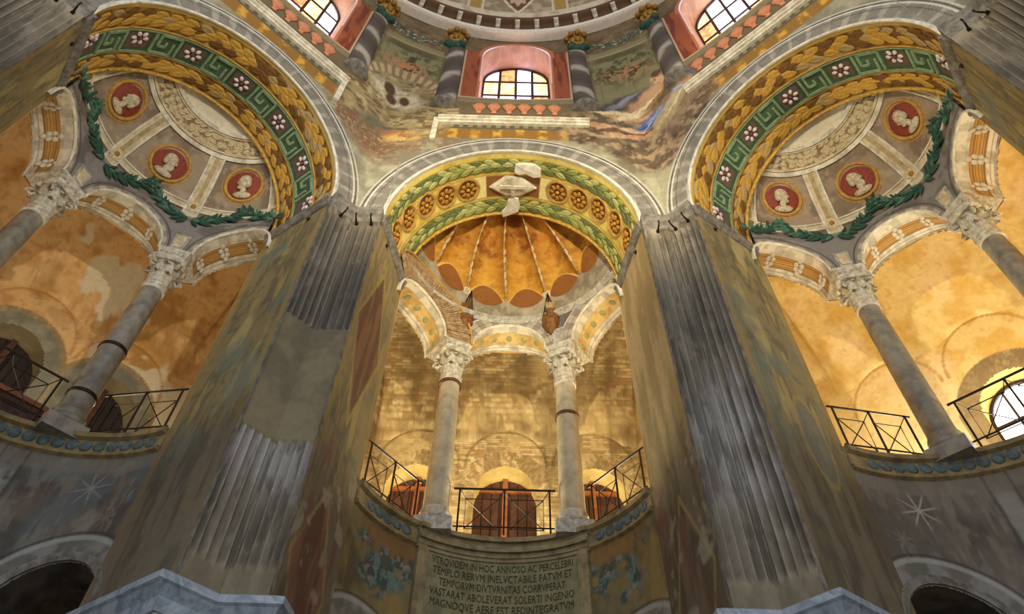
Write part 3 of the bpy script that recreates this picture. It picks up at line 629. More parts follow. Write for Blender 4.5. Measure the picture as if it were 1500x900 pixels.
for a in (-45, 0, 45):
    lab = {-45: 'painted arch soffit with green meander and white flowers under the left drum window', 0: 'yellow arch soffit with laurel garlands and a white shield above the central niche',
           45: 'painted arch soffit with green meander and white flowers under the right drum window'}[a]
    T = Thing('arch_soffit', a, (0, A, ZS), lab, 'arch', 'painted arch soffits')
    t = np.linspace(0, PI, 420)[:, None]; s = np.linspace(0, 1, 100)[None, :]; X = soffit(t, s); T.grid('painted_band', X, paint_soffit(a, X, t+0*s, s+0*t))
    # rims
    for nm, s0, m, r in (('front_rim', .0, M_white, .035), ('back_rim', 1.0, M_gold, .03)):
        T.part(nm, MB().tube([tuple(soffit(np.array(q), np.array(s0), .0)) for q in np.linspace(0, PI, 60)], r, 6), m)
    if a:
        leaves_row(T, .075, .34, 25, ('gold', 'gold', 'gold2'), .16, 3+a, 0); leaves_row(T, .74, .96, 25, ('gold', 'gold2', 'gold'), .16, 5+a, 0)
        for s0 in (.36, .72): T.part('gilt_fillet', MB().tube([tuple(soffit(np.array(q), np.array(s0), .0)) for q in np.linspace(0, PI, 60)], .022, 6), M_och)
        ts = [R(8.6+27.1*k) for k in range(7)]
        for q in ts:
            f = T.add('flower', ME_petals, Mx=sof_frame(q, .54-.1*abs(cos(q))**4, .2, .2, .16)); T.add('flower_heart', ME_heart, parent=f)
        for q0, q1 in zip(ts[:-1], ts[1:]):
            a0, a1 = q0+.125, q1-.125; u = lambda x: a0+(a1-a0)*x; v = lambda y: .405+(.675-.405)*y
            mb = MB(); sof_strip(mb, [(u(.02), v(1)), (u(.02), v(.0)), (u(.78), v(0)), (u(.78), v(.62)), (u(.5), v(.62)), (u(.5), v(.36))], .03, .03)
            T.part('meander_strip', mb, M_mea); mb = MB(); sof_strip(mb, [(u(.98), v(0)), (u(.98), v(1)), (u(.22), v(1)), (u(.22), v(.36))], .03, .03)
            T.part('meander_strip', mb, M_mea)
        for sv in (.385, .698):
            mb = MB(); qs = np.linspace(.03, PI-.03, 50); sof_strip(mb, [(q, sv) for q in qs], .016, .02); T.part('meander_border', mb, M_mea)
    else:
        leaves_row(T, .1, .335, 27, ('ga', 'gc', 'gb'), 0, 3, 0); leaves_row(T, .735, .97, 27, ('ga', 'gb', 'gc'), 0, 5, 0)
        for d in (8.5, 23, 37.5, 51, 64.3):
            for q in (R(d), PI-R(d)):
                f = T.add('rosette', ME_rpet, Mx=sof_frame(q, .54-.1*abs(cos(q))**3, .23, .23, .16)); T.add('flower_heart', ME_rheart, parent=f)
                T.part('rosette_ring', MB().tube([tuple(soffit(np.array(q+.3/2.72*cos(w)), np.array(.54-.1*abs(cos(q))**3+.3/1.835*sin(w)), .012)) for w in np.linspace(0, 2*PI, 25)[:-1]], .028, 5, True), M_och)
        sh = MB(); hx = [(.235, 0), (.075, .155), (-.075, .155), (-.235, 0), (-.075, -.155), (.075, -.155)]
        V = [tuple(soffit(np.array(PI/2+x*k), np.array(.54+y*k), h)) for k, h in ((1, -.005), (1, .04), (.86, .07)) for x, y in hx]
        sh.mesh(V, [(i, (i+1) % 6, 6+(i+1) % 6, 6+i) for i in range(6)]+[(6+i, 6+(i+1) % 6, 12+(i+1) % 6, 12+i) for i in range(6)]+[tuple(range(12, 18))])
        T.part('shield', sh, M_white, label='white hexagonal shield')
        cr = MB()
        for x0, x1, y0, y1 in ((-.02, .02, -.14, .16), (-.13, .13, -.01, .035)):
            c4 = [(x0, y0), (x1, y0), (x1, y1), (x0, y1)]; cr.hexa([tuple(soffit(np.array(PI/2+x), np.array(.54-y), h)) for h in (.05, .12) for x, y in c4])
        T.part('cross', cr, M_white)
        for nm, pts in (('bare_patch', [(-.26, .22), (-.21, .17), (-.1, .16), (-.02, .19), (-.01, .3), (-.06, .34), (-.12, .31), (-.2, .36), (-.27, .33)]), ('bare_patch', [(.0, .7), (-.06, .72), (-.08, .86), (-.06, .93), (.03, .99), (.1, 1.02), (.115, .95), (.06, .86), (.05, .76)])):
            n = len(pts); V = [tuple(soffit(np.array(PI/2+x), np.array(min(y, 1.04)), h)) for h in (-.01, .1) for x, y in pts]
            T.part(nm, MB().mesh(V, [tuple(range(n))[::-1], tuple(range(n, 2*n))]+[(i, (i+1) % n, n+(i+1) % n, n+i) for i in range(n)]), mat('bare_white_plaster', 'F2EEE4', .9, h2='D8D2C0'), label='bare white plaster patch')

# ================================================================== HALF DOMES
def dome_strip(mb, pts, w, h, h0=-.01):   # raised strip along (az, el) points
    P = [np.array(dome(np.array(x), np.array(y))) for x, y in pts]; C0 = np.array((0, CY, ZD)); rings = []
    for i, p in enumerate(P):
        t = P[min(i+1, len(P)-1)]-P[max(i-1, 0)]; t /= np.linalg.norm(t); n = C0-p; n /= np.linalg.norm(n); b = np.cross(t, n)
        rings.append([p-b*w/2+n*h0, p+b*w/2+n*h0, p+b*w/2+n*h, p-b*w/2+n*h])
    mb.sweep(rings); return mb
def dome_frame(az, el, sx, sy, sz, ang=0, dr=0.0):
    P = np.array(dome(np.array(az), np.array(el), dr)); N = Vector(np.array((0, CY, ZD))-P).normalized(); U = (Vector((0, 0, 1))-N*N.z).normalized(); S = U.cross(N)
    return frame(P, S*cos(ang)+U*sin(ang), N, sx, sy, sz)
def bust_mesh(k):
    b = MB(); f = (-1, 1, -1, 1, 1, -1)[k % 6]
    b.ell((0, .1, .12), (.24, .3, .2), 12, 8); b.ell((f*.19, .06, .12), (.1, .09, .12), 8, 5); b.ell((f*.13, -.14, .1), (.12, .1, .12), 8, 5)     # skull, nose, chin
    b.ell((-f*.08, .22, .14), (.27, .23, .2), 10, 6); b.ell((-f*.22, .05, .12), (.14, .22, .16), 8, 5)                                          # hair
    b.ell((-f*.03, -.28, .08), (.14, .24, .13), 8, 5); b.ell((-f*.02, -.5, .07), (.42, .17, .14), 12, 5)                                         # neck, shoulders
    if k in (1, 4): b.ell((f*.12, -.2, .12), (.14, .2, .12), 8, 5)                                                                             # beard
    return b
BUST = [raw_mesh('bust', *(lambda m: (m.V, m.F))(bust_mesh(k)), M_bust, smooth=True) for k in range(6)]
dk = MB().lathe([(0, .0), (.8, .0), (.82, -.02)], 32); ME_disc = raw_mesh('medallion_disc', dk.V, dk.F, M_red, smooth=True)
dk = MB().tube([(.9*cos(w), .9*sin(w), .0) for w in np.linspace(0, 2*PI, 33)[:-1]], .1, 6, True).tube([(1.06*cos(w), 1.06*sin(w), .0) for w in np.linspace(0, 2*PI, 33)[:-1]], .05, 6, True); ME_rim = raw_mesh('medallion_rim', dk.V, dk.F, M_och, smooth=True)
dk = MB().lathe([(0, .12), (.28, .1), (.34, .02), (.5, .12), (.72, .12), (.9, .03), (1, 0)], 24); ME_bos = raw_mesh('rosette', dk.V, dk.F, M_cream, smooth=True)
dk = MB().lathe([(0, .14), (.3, .13), (.38, .02)], 14); ME_bosc = raw_mesh('rosette_centre', dk.V, dk.F, M_rosw, smooth=True)
EL0 = 2.0
for a in (-45, 45):
    w = WHERE[a]
    T = Thing('half_dome', a, (0, D1, ZD), 'painted half dome with red portrait medallions over the %s gallery' % w, 'half dome', 'half domes over the galleries')
    az = np.linspace(-90, 90, 260)[:, None]; el = np.linspace(-1, 89, 150)[None, :]; X = dome(az, el); az_ = az+0*el; el_ = el+0*az
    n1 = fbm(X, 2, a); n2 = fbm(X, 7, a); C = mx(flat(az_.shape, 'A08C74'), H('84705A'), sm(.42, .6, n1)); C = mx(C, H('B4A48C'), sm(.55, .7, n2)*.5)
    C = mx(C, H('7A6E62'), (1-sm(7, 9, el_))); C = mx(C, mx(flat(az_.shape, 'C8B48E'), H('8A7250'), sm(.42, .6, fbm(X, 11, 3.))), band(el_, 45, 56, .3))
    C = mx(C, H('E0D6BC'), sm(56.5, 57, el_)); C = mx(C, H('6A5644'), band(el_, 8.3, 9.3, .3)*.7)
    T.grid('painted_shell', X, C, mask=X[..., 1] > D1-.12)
    # horizontal band, ring mouldings, ribs
    arc = lambda e, lim=72, n=48: [(x, e) for x in np.linspace(-lim, lim, n)]
    for e, wd, h, m in ((11.2, .19, .03, M_cream), (9.3, .05, .06, M_white), (13.2, .04, .055, M_white), (44.2, .10, .05, M_white), (46.4, .05, .03, M_cream), (55.6, .05, .03, M_cream), (57.2, .09, .06, M_white)):
        T.part('ring_moulding', dome_strip(MB(), arc(e, 69 if e < 40 else 88), wd, h), m)
    for x in (-65, -22.5, 22.5, 65):
        rb = T.part('rib', dome_strip(MB(), [(x, e) for e in np.linspace(5, 43, 16)], .3, .03), M_cream)
        for dx in (-3.4, 3.4):
            sx = lambda e: x+dx/math.cos(R(e)); T.part('rib_fillet', dome_strip(MB(), [(sx(e), e) for e in np.linspace(5, 43, 16)], .045, .055), M_white, parent=rb)
        T.part('rib_groove', dome_strip(MB(), [(x, e) for e in np.linspace(15, 43, 12)], .1, .036), mat('rib_shade', 'BCA67C', .8, h2='A08A62'), parent=rb)
        r_ = T.add('rosette', ME_bos, Mx=dome_frame(x, 11.6, .17, .17, .3, 0, .04)); T.add('rosette_centre', ME_bosc, parent=r_)
    for k, x in enumerate((-43.5, 0, 43.5)):
        md = T.add('medallion', ME_disc, Mx=dome_frame(x, 28.3 if k == 1 else 31, .48, .48, .48, 0, .03), label='red medallion with a cream %s' % ('bust in left profile', 'veiled head', 'bearded head', 'curly head')[(k+(a > 0)) % 4] if False else None)
        T.add('medallion_rim', ME_rim, parent=md)
        b = T.add('bust', BUST[(k+(3 if a > 0 else 0))], parent=md); b.matrix_basis = Matrix.Translation((0, -.02, 0)) @ Matrix.Diagonal((1.12, 1.12, .8, 1))
    rr = random.Random(5)
    for k in range(27):
        x = -85+170*k/26
        for e in (48.2, 51, 53.6): T.add('wreath_leaf', LEAF['cream'], Mx=dome_frame(x+rr.uniform(-1, 1)-1.5, e, .18, .15, .12, rr.uniform(-.7, .7), .0))
    # green laurel swags
    def swag(x): u = ((x+48) % 48)/48; return 14.0-15.5*(4*u*(1-u) if -48 <= x <= 48 else min(abs(abs(x)-48)/24, 1)**1.2)
    xx = np.linspace(-74, 74, 1200); ee = np.maximum(np.array([swag(x) for x in xx]), -2.5)
    ln = np.concatenate([[0], np.cumsum(np.hypot(np.diff(xx)*np.cos(np.radians(ee[1:])), np.diff(ee)))]); N_ = 70
    for i in range(N_):
        l0 = ln[-1]*(i+.5)/N_; x = float(np.interp(l0, ln, xx)); e = float(np.interp(l0, ln, ee)); x2 = float(np.interp(l0+.6, ln, xx)); e2 = float(np.interp(l0+.6, ln, ee)); an = math.atan2(e2-e, x2-x)
        for q in range(3): T.add('garland_leaf', LEAF[rr.choice(('gd', 'gd', 'ge'))], Mx=dome_frame(x+rr.uniform(-.5, .5), e+rr.uniform(-.8, .8), rr.uniform(.2, .3), .085, .1, an+(q-1)*rr.uniform(.5, .9)+(0 if int((x+96)//24) % 2 else PI), .07+.13*min(max((7-e)/5, 0), 1)))
    for x in (-48, 0, 48): T.part('garland_knot', MB().tube([np.array(dome(np.array(float(x)), np.array(13.5+k*.9), .05)) for k in range(4)], .02, 5), M_gD)

# shell-shaped half dome in the centre
T = Thing('shell_half_dome', 0, (0, D1, ZD), 'orange gilded scallop-shell half dome above the central gallery', 'half dome', 'half domes over the galleries')
az = np.linspace(-90, 90, 460)[:, None]; el = np.linspace(-1, 89, 240)[None, :]; az_ = az+0*el; el_ = el+0*az
GO = 23.4; OFF = -2.2
azs = az_+5*np.clip((el_-18)/36, 0, 1.5)      # the ribs lean slightly
u = ((azs-OFF) / GO) % 1.0; gore = np.sin(PI*u)
bot = 11.5+9*(np.abs(az_)/58)**2; sc = bot+8*(1-np.sqrt(np.clip(1-(2*u-1)**2, 0, 1)))
inside = sm(-.3, .3, el_-sc); fade = 1-sm(60, 86, el_)
arcl = bot+12.5-11*(2*np.abs(u-.5))**2.2      # the light rim of the curled lip
dep = -.26*gore*inside*fade
lip = band(el_-arcl, -14, 0, .6)*inside
dr = -dep*-1.0
X = dome(az_, el_, dep*1.0*(1-.9*lip)+.05*lip*gore)
n1 = fbm(X, 2.2, 1.); n2 = fbm(X, 6, 2.); ns = fbm(st(X[..., 0]*2, X[..., 1]*2, X[..., 2]*5), 2, 4.)
C = mx(flat(az_.shape, 'A0947C'), H('857A66'), sm(.4, .6, n2)); C = mx(C, H('B8A688'), sm(.5, .7, n1)*.6)
sh_ = mx(flat(az_.shape, 'B8771F'), H('8E5016'), sm(.45, .62, n1)); sh_ = mx(sh_, H('C99232'), sm(.46, .62, n2)*.6); sh_ = mx(sh_, H('D2A238'), (1-sm(20, 50, el_))*.6); sh_ = mx(sh_, H('8A4E16'), (1-gore)**2*.6); sh_ = mx(sh_, H('D8A840'), sm(.5, .62, ns)*.5*(1-sm(30, 60, el_)))  # golden highlight towards the bottom painted into the shell colour
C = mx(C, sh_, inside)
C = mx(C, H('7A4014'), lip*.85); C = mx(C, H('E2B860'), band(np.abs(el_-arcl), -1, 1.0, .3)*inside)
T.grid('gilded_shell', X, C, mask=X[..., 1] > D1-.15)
rr = random.Random(2)
for k in range(-3, 4):
    x = OFF+GO*k
    if abs(x) > 66: continue
    e0 = 11.5+9*(abs(x)/58)**2+6.5
    ee = np.linspace(e0, 76, 26); shift = lambda e: x-5*min(max((e-18)/36, 0), 1.5)
    T.part('rib', dome_strip(MB(), [(shift(e), e) for e in ee], .035, .03), M_och)
    for j in range(8):
        e = e0+2+j*4.6*(1 if j < 6 else 1.1)
        T.add('rib_leaf', LEAF['cream'] if j % 3 else LEAF['gold3'], Mx=dome_frame(shift(e), e, .25-.012*j, .075, .07, PI/2+rr.uniform(-.08, .08), .03))
for x in (-13.9, 9.5+23.4*.0-0): pass
for x in (-25.5, 21.5): T.add('boss', ME_bos, Mx=dome_frame(x, 17.5, .13, .13, .3, 0, -.02)).data = ME_bos

# ================================================================== ARCADES
RF, RBK = 2.47, 3.32; HALF = 19.8; ZI = 13.12; RISE = .88
def arc_pt(c, q, r, k=1.0):   # point of an arcade arch; q in 0..pi, k widens
    return niche(c+HALF*np.cos(q)*k, r, ZI+RISE*k*np.sin(q))
for a in (-45, 0, 45):
    w = WHERE[a]
    T = Thing('arcade_wall', a, (0, CY+RF, ZI), {0: 'central gallery arcade with three round arches on a curved plan, brick exposed at its left arch', -45: 'left gallery arcade of three curved arches under green garlands', 45: 'right gallery arcade of three curved arches under green garlands'}[a], 'arcade', 'gallery arcades')
    azz = np.linspace(-70, 70, 420)[:, None]; zz = np.linspace(ZI-.02, ZD+.1, 90)[None, :]
    cs = np.array([-2*AZC, 0, 2*AZC]); near_ = cs[np.argmin(np.abs(azz[..., None]-cs), -1)]; dd = (azz-near_)/HALF+0*zz
    v = (zz-ZI)/RISE+0*azz; rho = np.sqrt(dd**2+np.maximum(v, 0)**2); az_ = azz+0*zz
    X = niche(az_, RF, zz+0*azz); n2 = fbm(X, 6, a); n1 = fbm(X, 2, a)
    C = mx(flat(rho.shape, '86807A'), H('68625C'), sm(.45, .6, n1))
    an = np.arctan2(v, dd); blk = mx(flat(rho.shape, 'B4A894'), H('8A8070'), (np.sin(an*17) > 0)*.85); ow = 1.33 if a == 0 else 1.1; C = mx(C, blk, 1-sm(ow, ow+.02, rho)); C = mx(C, H('CEC4AE'), band(rho, ow+.02, ow+.07, .01)*(a == 0)); C = mx(C, H('4E463E'), band(rho, ow+.07, ow+.1, .008)); C = mx(C, H('5A5248'), band(rho, 1.16, 1.18, .008)*.7)
    T.grid('spandrel_plaster', X, C, mask=rho > .985)
    for c in cs:
        q = np.linspace(0, PI, 90)[:, None]; k = np.linspace(0, 1, 40)[None, :]; r = RF+(RBK-RF)*k
        Xs = arc_pt(float(c), q, r); f = 1.0; ns = fbm(Xs, 6, a+1.); tt = q+0*k; kk = k+0*q
        Cs = mx(flat(tt.shape, 'DAD2BE'), H('A8A090'), (np.sin(tt*9+1) > .5)*.6); Cs = mx(Cs, H('8E8678'), sm(.5, .65, ns)*.5)
        if a == 0: Cs = mx(Cs, mx(flat(tt.shape, 'D2B474'), H('BC9A58'), sm(.4, .6, ns)), band(kk, .3, .74, .01))
        else: Cs = mx(Cs, mx(flat(tt.shape, 'BC9250'), H('7A5624'), (np.sin(kk*2*PI*14) > .2)*.8), band(kk, .34, .76, .01))
        Cs = mx(Cs, H('6A5A40'), band(kk, .285, .305, .006)+band(kk, .745, .765, .006)); Cs = mx(Cs, H('7A6E5C'), band(kk, .86, .875, .006)*.8)
        sb = T.grid('arch_soffit', Xs, Cs)
        for rr_, rad in ((RF, .03), (RBK, .03)): T.part('arch_rim', MB().tube([tuple(arc_pt(float(c), np.array(x), rr_)) for x in np.linspace(0, PI, 30)], rad, 5), M_marble if rr_ > 3 else M_white, parent=sb)
        for j in range(9 if a == 0 else 5):
            x = PI*(j+.5)/(9 if a == 0 else 5); rm = RF+(RBK-RF)*(.52 if a == 0 else .55); P = np.array(arc_pt(float(c), np.array(x), rm)); P2 = np.array(arc_pt(float(c), np.array(x+.05), rm))
            N = Vector(np.array(niche(np.array(float(c)), rm, ZI))-P).normalized() if True else None
            if a == 0:
                T.add('green_oval', OVAL if 'OVAL' in globals() else globals().setdefault('OVAL', raw_mesh('green_oval', *(lambda m: (m.V, m.F))(MB().ell((0, 0, 0), (1, 1, .3), 10, 4)), M_oval, smooth=True)), parent=sb, Mx=Matrix.Translation(Vector(-T.B)) @ frame(P, P2-P, N, .075, .1, .06))
            else:
                T.add('blossom_cluster', globals().get('BLOS') or globals().setdefault('BLOS', raw_mesh('blossom_cluster', *(lambda m: (m.V, m.F))(MB().ell((0, -1.1, 0), (.5, .5, .5), 7, 4).ell((.5, -.35, 0), (.5, .5, .5), 7, 4).ell((-.5, -.35, 0), (.5, .5, .5), 7, 4).ell((.4, .45, 0), (.5, .5, .5), 7, 4).ell((-.45, .5, 0), (.5, .5, .5), 7, 4).ell((0, 1.2, 0), (.5, .5, .5), 7, 4)), M_grape, smooth=True)), parent=sb, Mx=Matrix.Translation(Vector(-T.B)) @ frame(P, P2-P, N, .12, .15, .07))
    # string course between the arcade and the half dome
    prf = [(2.75, ZD-.1), (RF-.005, ZD-.04), (RF-.01, ZD+.02), (RF+.05, ZD+.09), (RF+.14, ZD+.16), (2.75, ZD+.16)] if a else [(2.75, ZD-.16), (RF-.01, ZD-.14), (RF-.05, ZD-.06), (RF-.08, ZD-.03), (RF-.08, ZD+.03), (RF-.02, ZD+.1), (2.75, ZD+.14)]
    rings = [[(r*sin(R(x)), CY+r*cos(R(x)), z) for r, z in prf] for x in np.linspace(-68, 68, 60)]
    T.part('string_course', MB().sweep(rings), M_dkm if a else M_marble)
    # back of the arcade wall seen from the gallery
    Xb = niche(azz, RBK, np.linspace(ZI, 16.2, 40)[None, :]); zb = np.linspace(ZI, 16.2, 40)[None, :]+0*azz; vb = (zb-ZI)/RISE; db = (azz-near_)/HALF+0*zb
    T.grid('back_plaster', Xb, flat(zb.shape, 'B8965A'), mask=np.sqrt(db**2+np.maximum(vb, 0)**2) > .985)
    for s in (-1, 1):   # small pilaster panels above the imposts
        rp = MB(); 
        for (x0, x1, z0, z1, m) in ((-3.0, 3.0, 13.16, 13.62, 0),):
            c4 = [(s*AZC+x0, z0), (s*AZC+x1, z0), (s*AZC+x1*1.25, z1), (s*AZC+x0*1.25, z1)]
            rp.hexa([tuple(niche(np.array(x), r, np.array(z))) for r in (RF+.02, RF-.04) for x, z in c4])
        T.part('spandrel_panel', rp, M_marble)
        if a:
            rp = MB(); c4 = [(s*AZC-1.8, 13.22), (s*AZC+1.8, 13.22), (s*AZC+2.3, 13.56), (s*AZC-2.3, 13.56)]; rp.hexa([tuple(niche(np.array(x), r, np.array(z))) for r in (RF, RF-.055) for x, z in c4]); T.part('spandrel_panel', rp, M_cream)
    if a == 0:   # ring of exposed bricks around the left arch
        c = -2*AZC; nb = 46
        for i in range(nb):
            q0 = PI*(.0+.78*i/nb); q1 = PI*(.0+.78*(i+.86)/nb); k1 = 1.72+.03*math.sin(i*1.7); V = []
            h = .05+.015*random.random()
            for r in (RF+.03, RF-h):
                for (q, k) in ((q0, 1.03), (q1, 1.03), (q1, k1), (q0, k1)): 
                    P = np.array(arc_pt(c, np.array(q), r, k)); P[2] = min(P[2], 14.75); V.append(tuple(P))
            T.part('brick', MB().hexa(V), M_brick)
        T.part('plaster_edge', MB().tube([tuple(arc_pt(c, np.array(q), RF-.07, 1.76)) for q in np.linspace(0, PI*.78, 40)], .03, 5), M_och)

# urns hanging in the central spandrels
for s, nm in ((-1, 'left, partly hidden by the exposed bricks'), (1, 'right, with a pale flame')):
    x = s*24.0 if s > 0 else -25.0; P = np.array(niche(np.array(x), RF-.05 if s > 0 else RF+.06, np.array(13.6)))
    T = Thing('hanging_urn', 0, P, 'brown hanging urn between central gallery arches, ' + nm, 'urn', 'hanging urns'); cxy = (P[0], P[1])
    T.part('bowl', MB().lathe([(0, 13.5), (.03, 13.52), (.05, 13.58), (.11, 13.62), (.16, 13.7), (.15, 13.74), (.2, 13.79), (.21, 13.88), (.19, 13.95), (.22, 13.98), (.2, 14.02), (0, 14.02)], 18, cxy), M_urn, smooth=True)
    T.part('neck', MB().lathe([(.12, 14.02), (.08, 14.12), (.1, 14.2), (.13, 14.24), (0, 14.25)], 14, cxy), M_urn, smooth=True)
    T.part('flame', MB().ell((cxy[0], cxy[1], 14.4), (.1, .08, .18), 8, 6).ell((cxy[0]+.07, cxy[1], 14.52), (.05, .05, .14), 8, 5).ell((cxy[0]-.08, cxy[1], 14.46), (.05, .05, .12), 8, 5), M_gold3 if s > 0 else M_urn, smooth=True)
    D_ = np.array(dome(np.array(x*.93), np.array(17.5), .06))
    for k in (-1, 0, 1): T.part('chain', MB().tube([(cxy[0]+.19*k, cxy[1]-.02, 14.0), tuple(D_)], .014, 5), M_iron)

# ================================================================== COLUMNS
def acanthus(h, wd, out):
    V = []; F = []; n = 6
    for i in range(n+1):
        t = i/n; y = out*(t**2.2)*1.0; z = h*(math.sin(t*PI*.62)/math.sin(PI*.62) if t < .81 else 1-.9*(t-.81)); ww = wd*(.75+.5*math.sin(PI*min(t*1.1, 1)))*(1 if t < .85 else .5)
        jag = .75 if i % 2 else 1
        V += [(-ww*jag, y*.8, z), (0, y+.025, z), (ww*jag, y*.8, z)]
    for i in range(n):
        for j in range(2): F.append((i*3+j, i*3+j+1, i*3+4+j, i*3+3+j))
    k = len(V); V += [(x, y-.03, z) for x, y, z in V]; F += [tuple(k+i for i in f[::-1]) for f in F]
    return V, F
LV = [raw_mesh('acanthus_leaf', *acanthus(.28, .085, .13), M_cap), raw_mesh('acanthus_leaf', *acanthus(.26, .085, .17), M_cap)]
vv = MB()
for k in range(16):
    q0, q1 = k*.55, (k+1)*.55; r0, r1 = .105*(1-k/18), .105*(1-(k+1)/18)
    vv.tube([(r0*cos(q0), 0, r0*sin(q0)), (r1*cos(q1), 0, r1*sin(q1))], .03, 5)
ME_vol = raw_mesh('volute', vv.V, vv.F, M_cap)
for a in (-45, 0, 45):
    for s in (-1, 1):
        side = 'left' if s < 0 else 'right'
        lab = {(-45, -1): 'grey marble gallery column at the left edge, only its upper shaft in view', (-45, 1): 'grey marble column with dark iron bands in the left gallery arcade',
               (0, -1): 'pale marble column with leafy capital, left of the pair in the central arcade', (0, 1): 'pale marble column with a bronze band on its shaft, right of the central pair',
               (45, -1): 'grey-brown marble column in the right gallery arcade, standing beside the iron railing', (45, 1): 'grey marble gallery column at the right edge, only its upper shaft in view'}[(a, s)]
        cx, cy = s*COLX, COLY; T = Thing('column', a, (cx, cy, 8.62), lab, 'column', 'gallery columns'); M_c = M_colC if a == 0 else M_colS
        T.part('plinth', MB().box(cx-.34, cx+.34, cy-.33, cy+.33, 8.6, 8.84), M_marble if a == 0 else M_colS)
        T.part('base', MB().lathe([(.0, 8.84), (.31, 8.84), (.33, 8.89), (.31, 8.95), (.27, 8.97), (.265, 9.0), (.29, 9.04), (.27, 9.09), (.25, 9.11), (0, 9.11)], 24, (cx, cy)), M_marble if a == 0 else M_colS, smooth=True)
        lean = s*-.035
        pr_ = [(.25, 9.1), (.238, 9.2), (.236, 9.8), (.228, 10.8), (.216, 11.7), (.208, 12.02), (.215, 12.05)]
        T.part('shaft', MB().lathe(pr_, 28, (cx, cy)), M_c, smooth=True)
        T.part('neck_ring', MB().lathe([(.2, 12.04), (.235, 12.05), (.24, 12.09), (.215, 12.12), (.245, 12.15), (.24, 12.2), (.2, 12.21)], 24, (cx, cy)), M_cap, smooth=True)
        for z in ({(0, 1): (11.25,), (0, -1): (12.02,), (-45, 1): (10.5, 9.45)}.get((a, s), ())):
            T.part('iron_band', MB().lathe([(.225, z-.03), (.252, z-.03), (.25, z+.03), (.225, z+.03)], 24, (cx, cy)), M_ring if a == 0 else M_iron, smooth=True)
        th = math.atan2(cx, cy-CY); rotz = Matrix.Rotation(-th, 4, 'Z')
        cp = T.part('capital', MB().lathe([(.0, 12.18), (.21, 12.2), (.215, 12.4), (.24, 12.6), (.3, 12.74), (0, 12.76)], 20, (cx, cy)), M_cap, smooth=True)
        for tier, n, z0, r0 in ((0, 8, 12.2, .2), (1, 8, 12.42, .215)):
            for k in range(n):
                q = 2*PI*(k+.5*tier)/n
                T.add('acanthus_leaf', LV[tier], parent=cp, Mx=Matrix.Translation(Vector((cx, cy, z0))-Vector(T.B)) @ Matrix.Rotation(q, 4, 'Z') @ Matrix.Translation((0, r0, 0)))
        for k in range(4):
            q = PI/4+k*PI/2-th
            T.add('volute', ME_vol, parent=cp, Mx=Matrix.Translation(Vector((cx, cy, 12.68))-Vector(T.B)) @ Matrix.Rotation(q, 4, 'Z') @ Matrix.Translation((0.36, 0, 0)))
        ab = MB(); n = 32; V = []
        for z, k in ((12.76, .9), (12.8, 1.0), (12.87, 1.0)):
            for i in range(n):
                q = 2*PI*i/n; rr = .36*k*(1+.22*abs(cos(2*(q)-PI/2))**3); V.append((cx+rr*cos(q-th), cy+rr*sin(q-th), z))
        ab.mesh(V, [(j*n+i, j*n+(i+1) % n, (j+1)*n+(i+1) % n, (j+1)*n+i) for j in range(2) for i in range(n)]+[tuple(range(n))[::-1], tuple(range(2*n, 3*n))]); T.part('abacus', ab, M_cap)
        im = MB(); V = []
        for z, tw, r0, r1 in ((12.86, 5.2, 2.55, 3.05), (13.14, 8.0, 2.42, 3.3)):
            for x, r in ((-tw, r0), (tw, r0), (tw, r1), (-tw, r1)): V.append(tuple(niche(np.array(s*AZC+x), r, np.array(z))))
        im.hexa(V); ib = T.part('impost_block', im, M_cap)
        for k in range(-2, 3):
            P = np.array(niche(np.array(s*AZC+k*2.6), 2.455, np.array(13.02))); T.part('carved_scroll', MB().tube([P+np.array((.035*cos(w)*(1-w/14), 0, .05*sin(w)*(1-w/14))) for w in np.linspace(0, 9, 14)], .012, 4), M_cap, parent=ib)

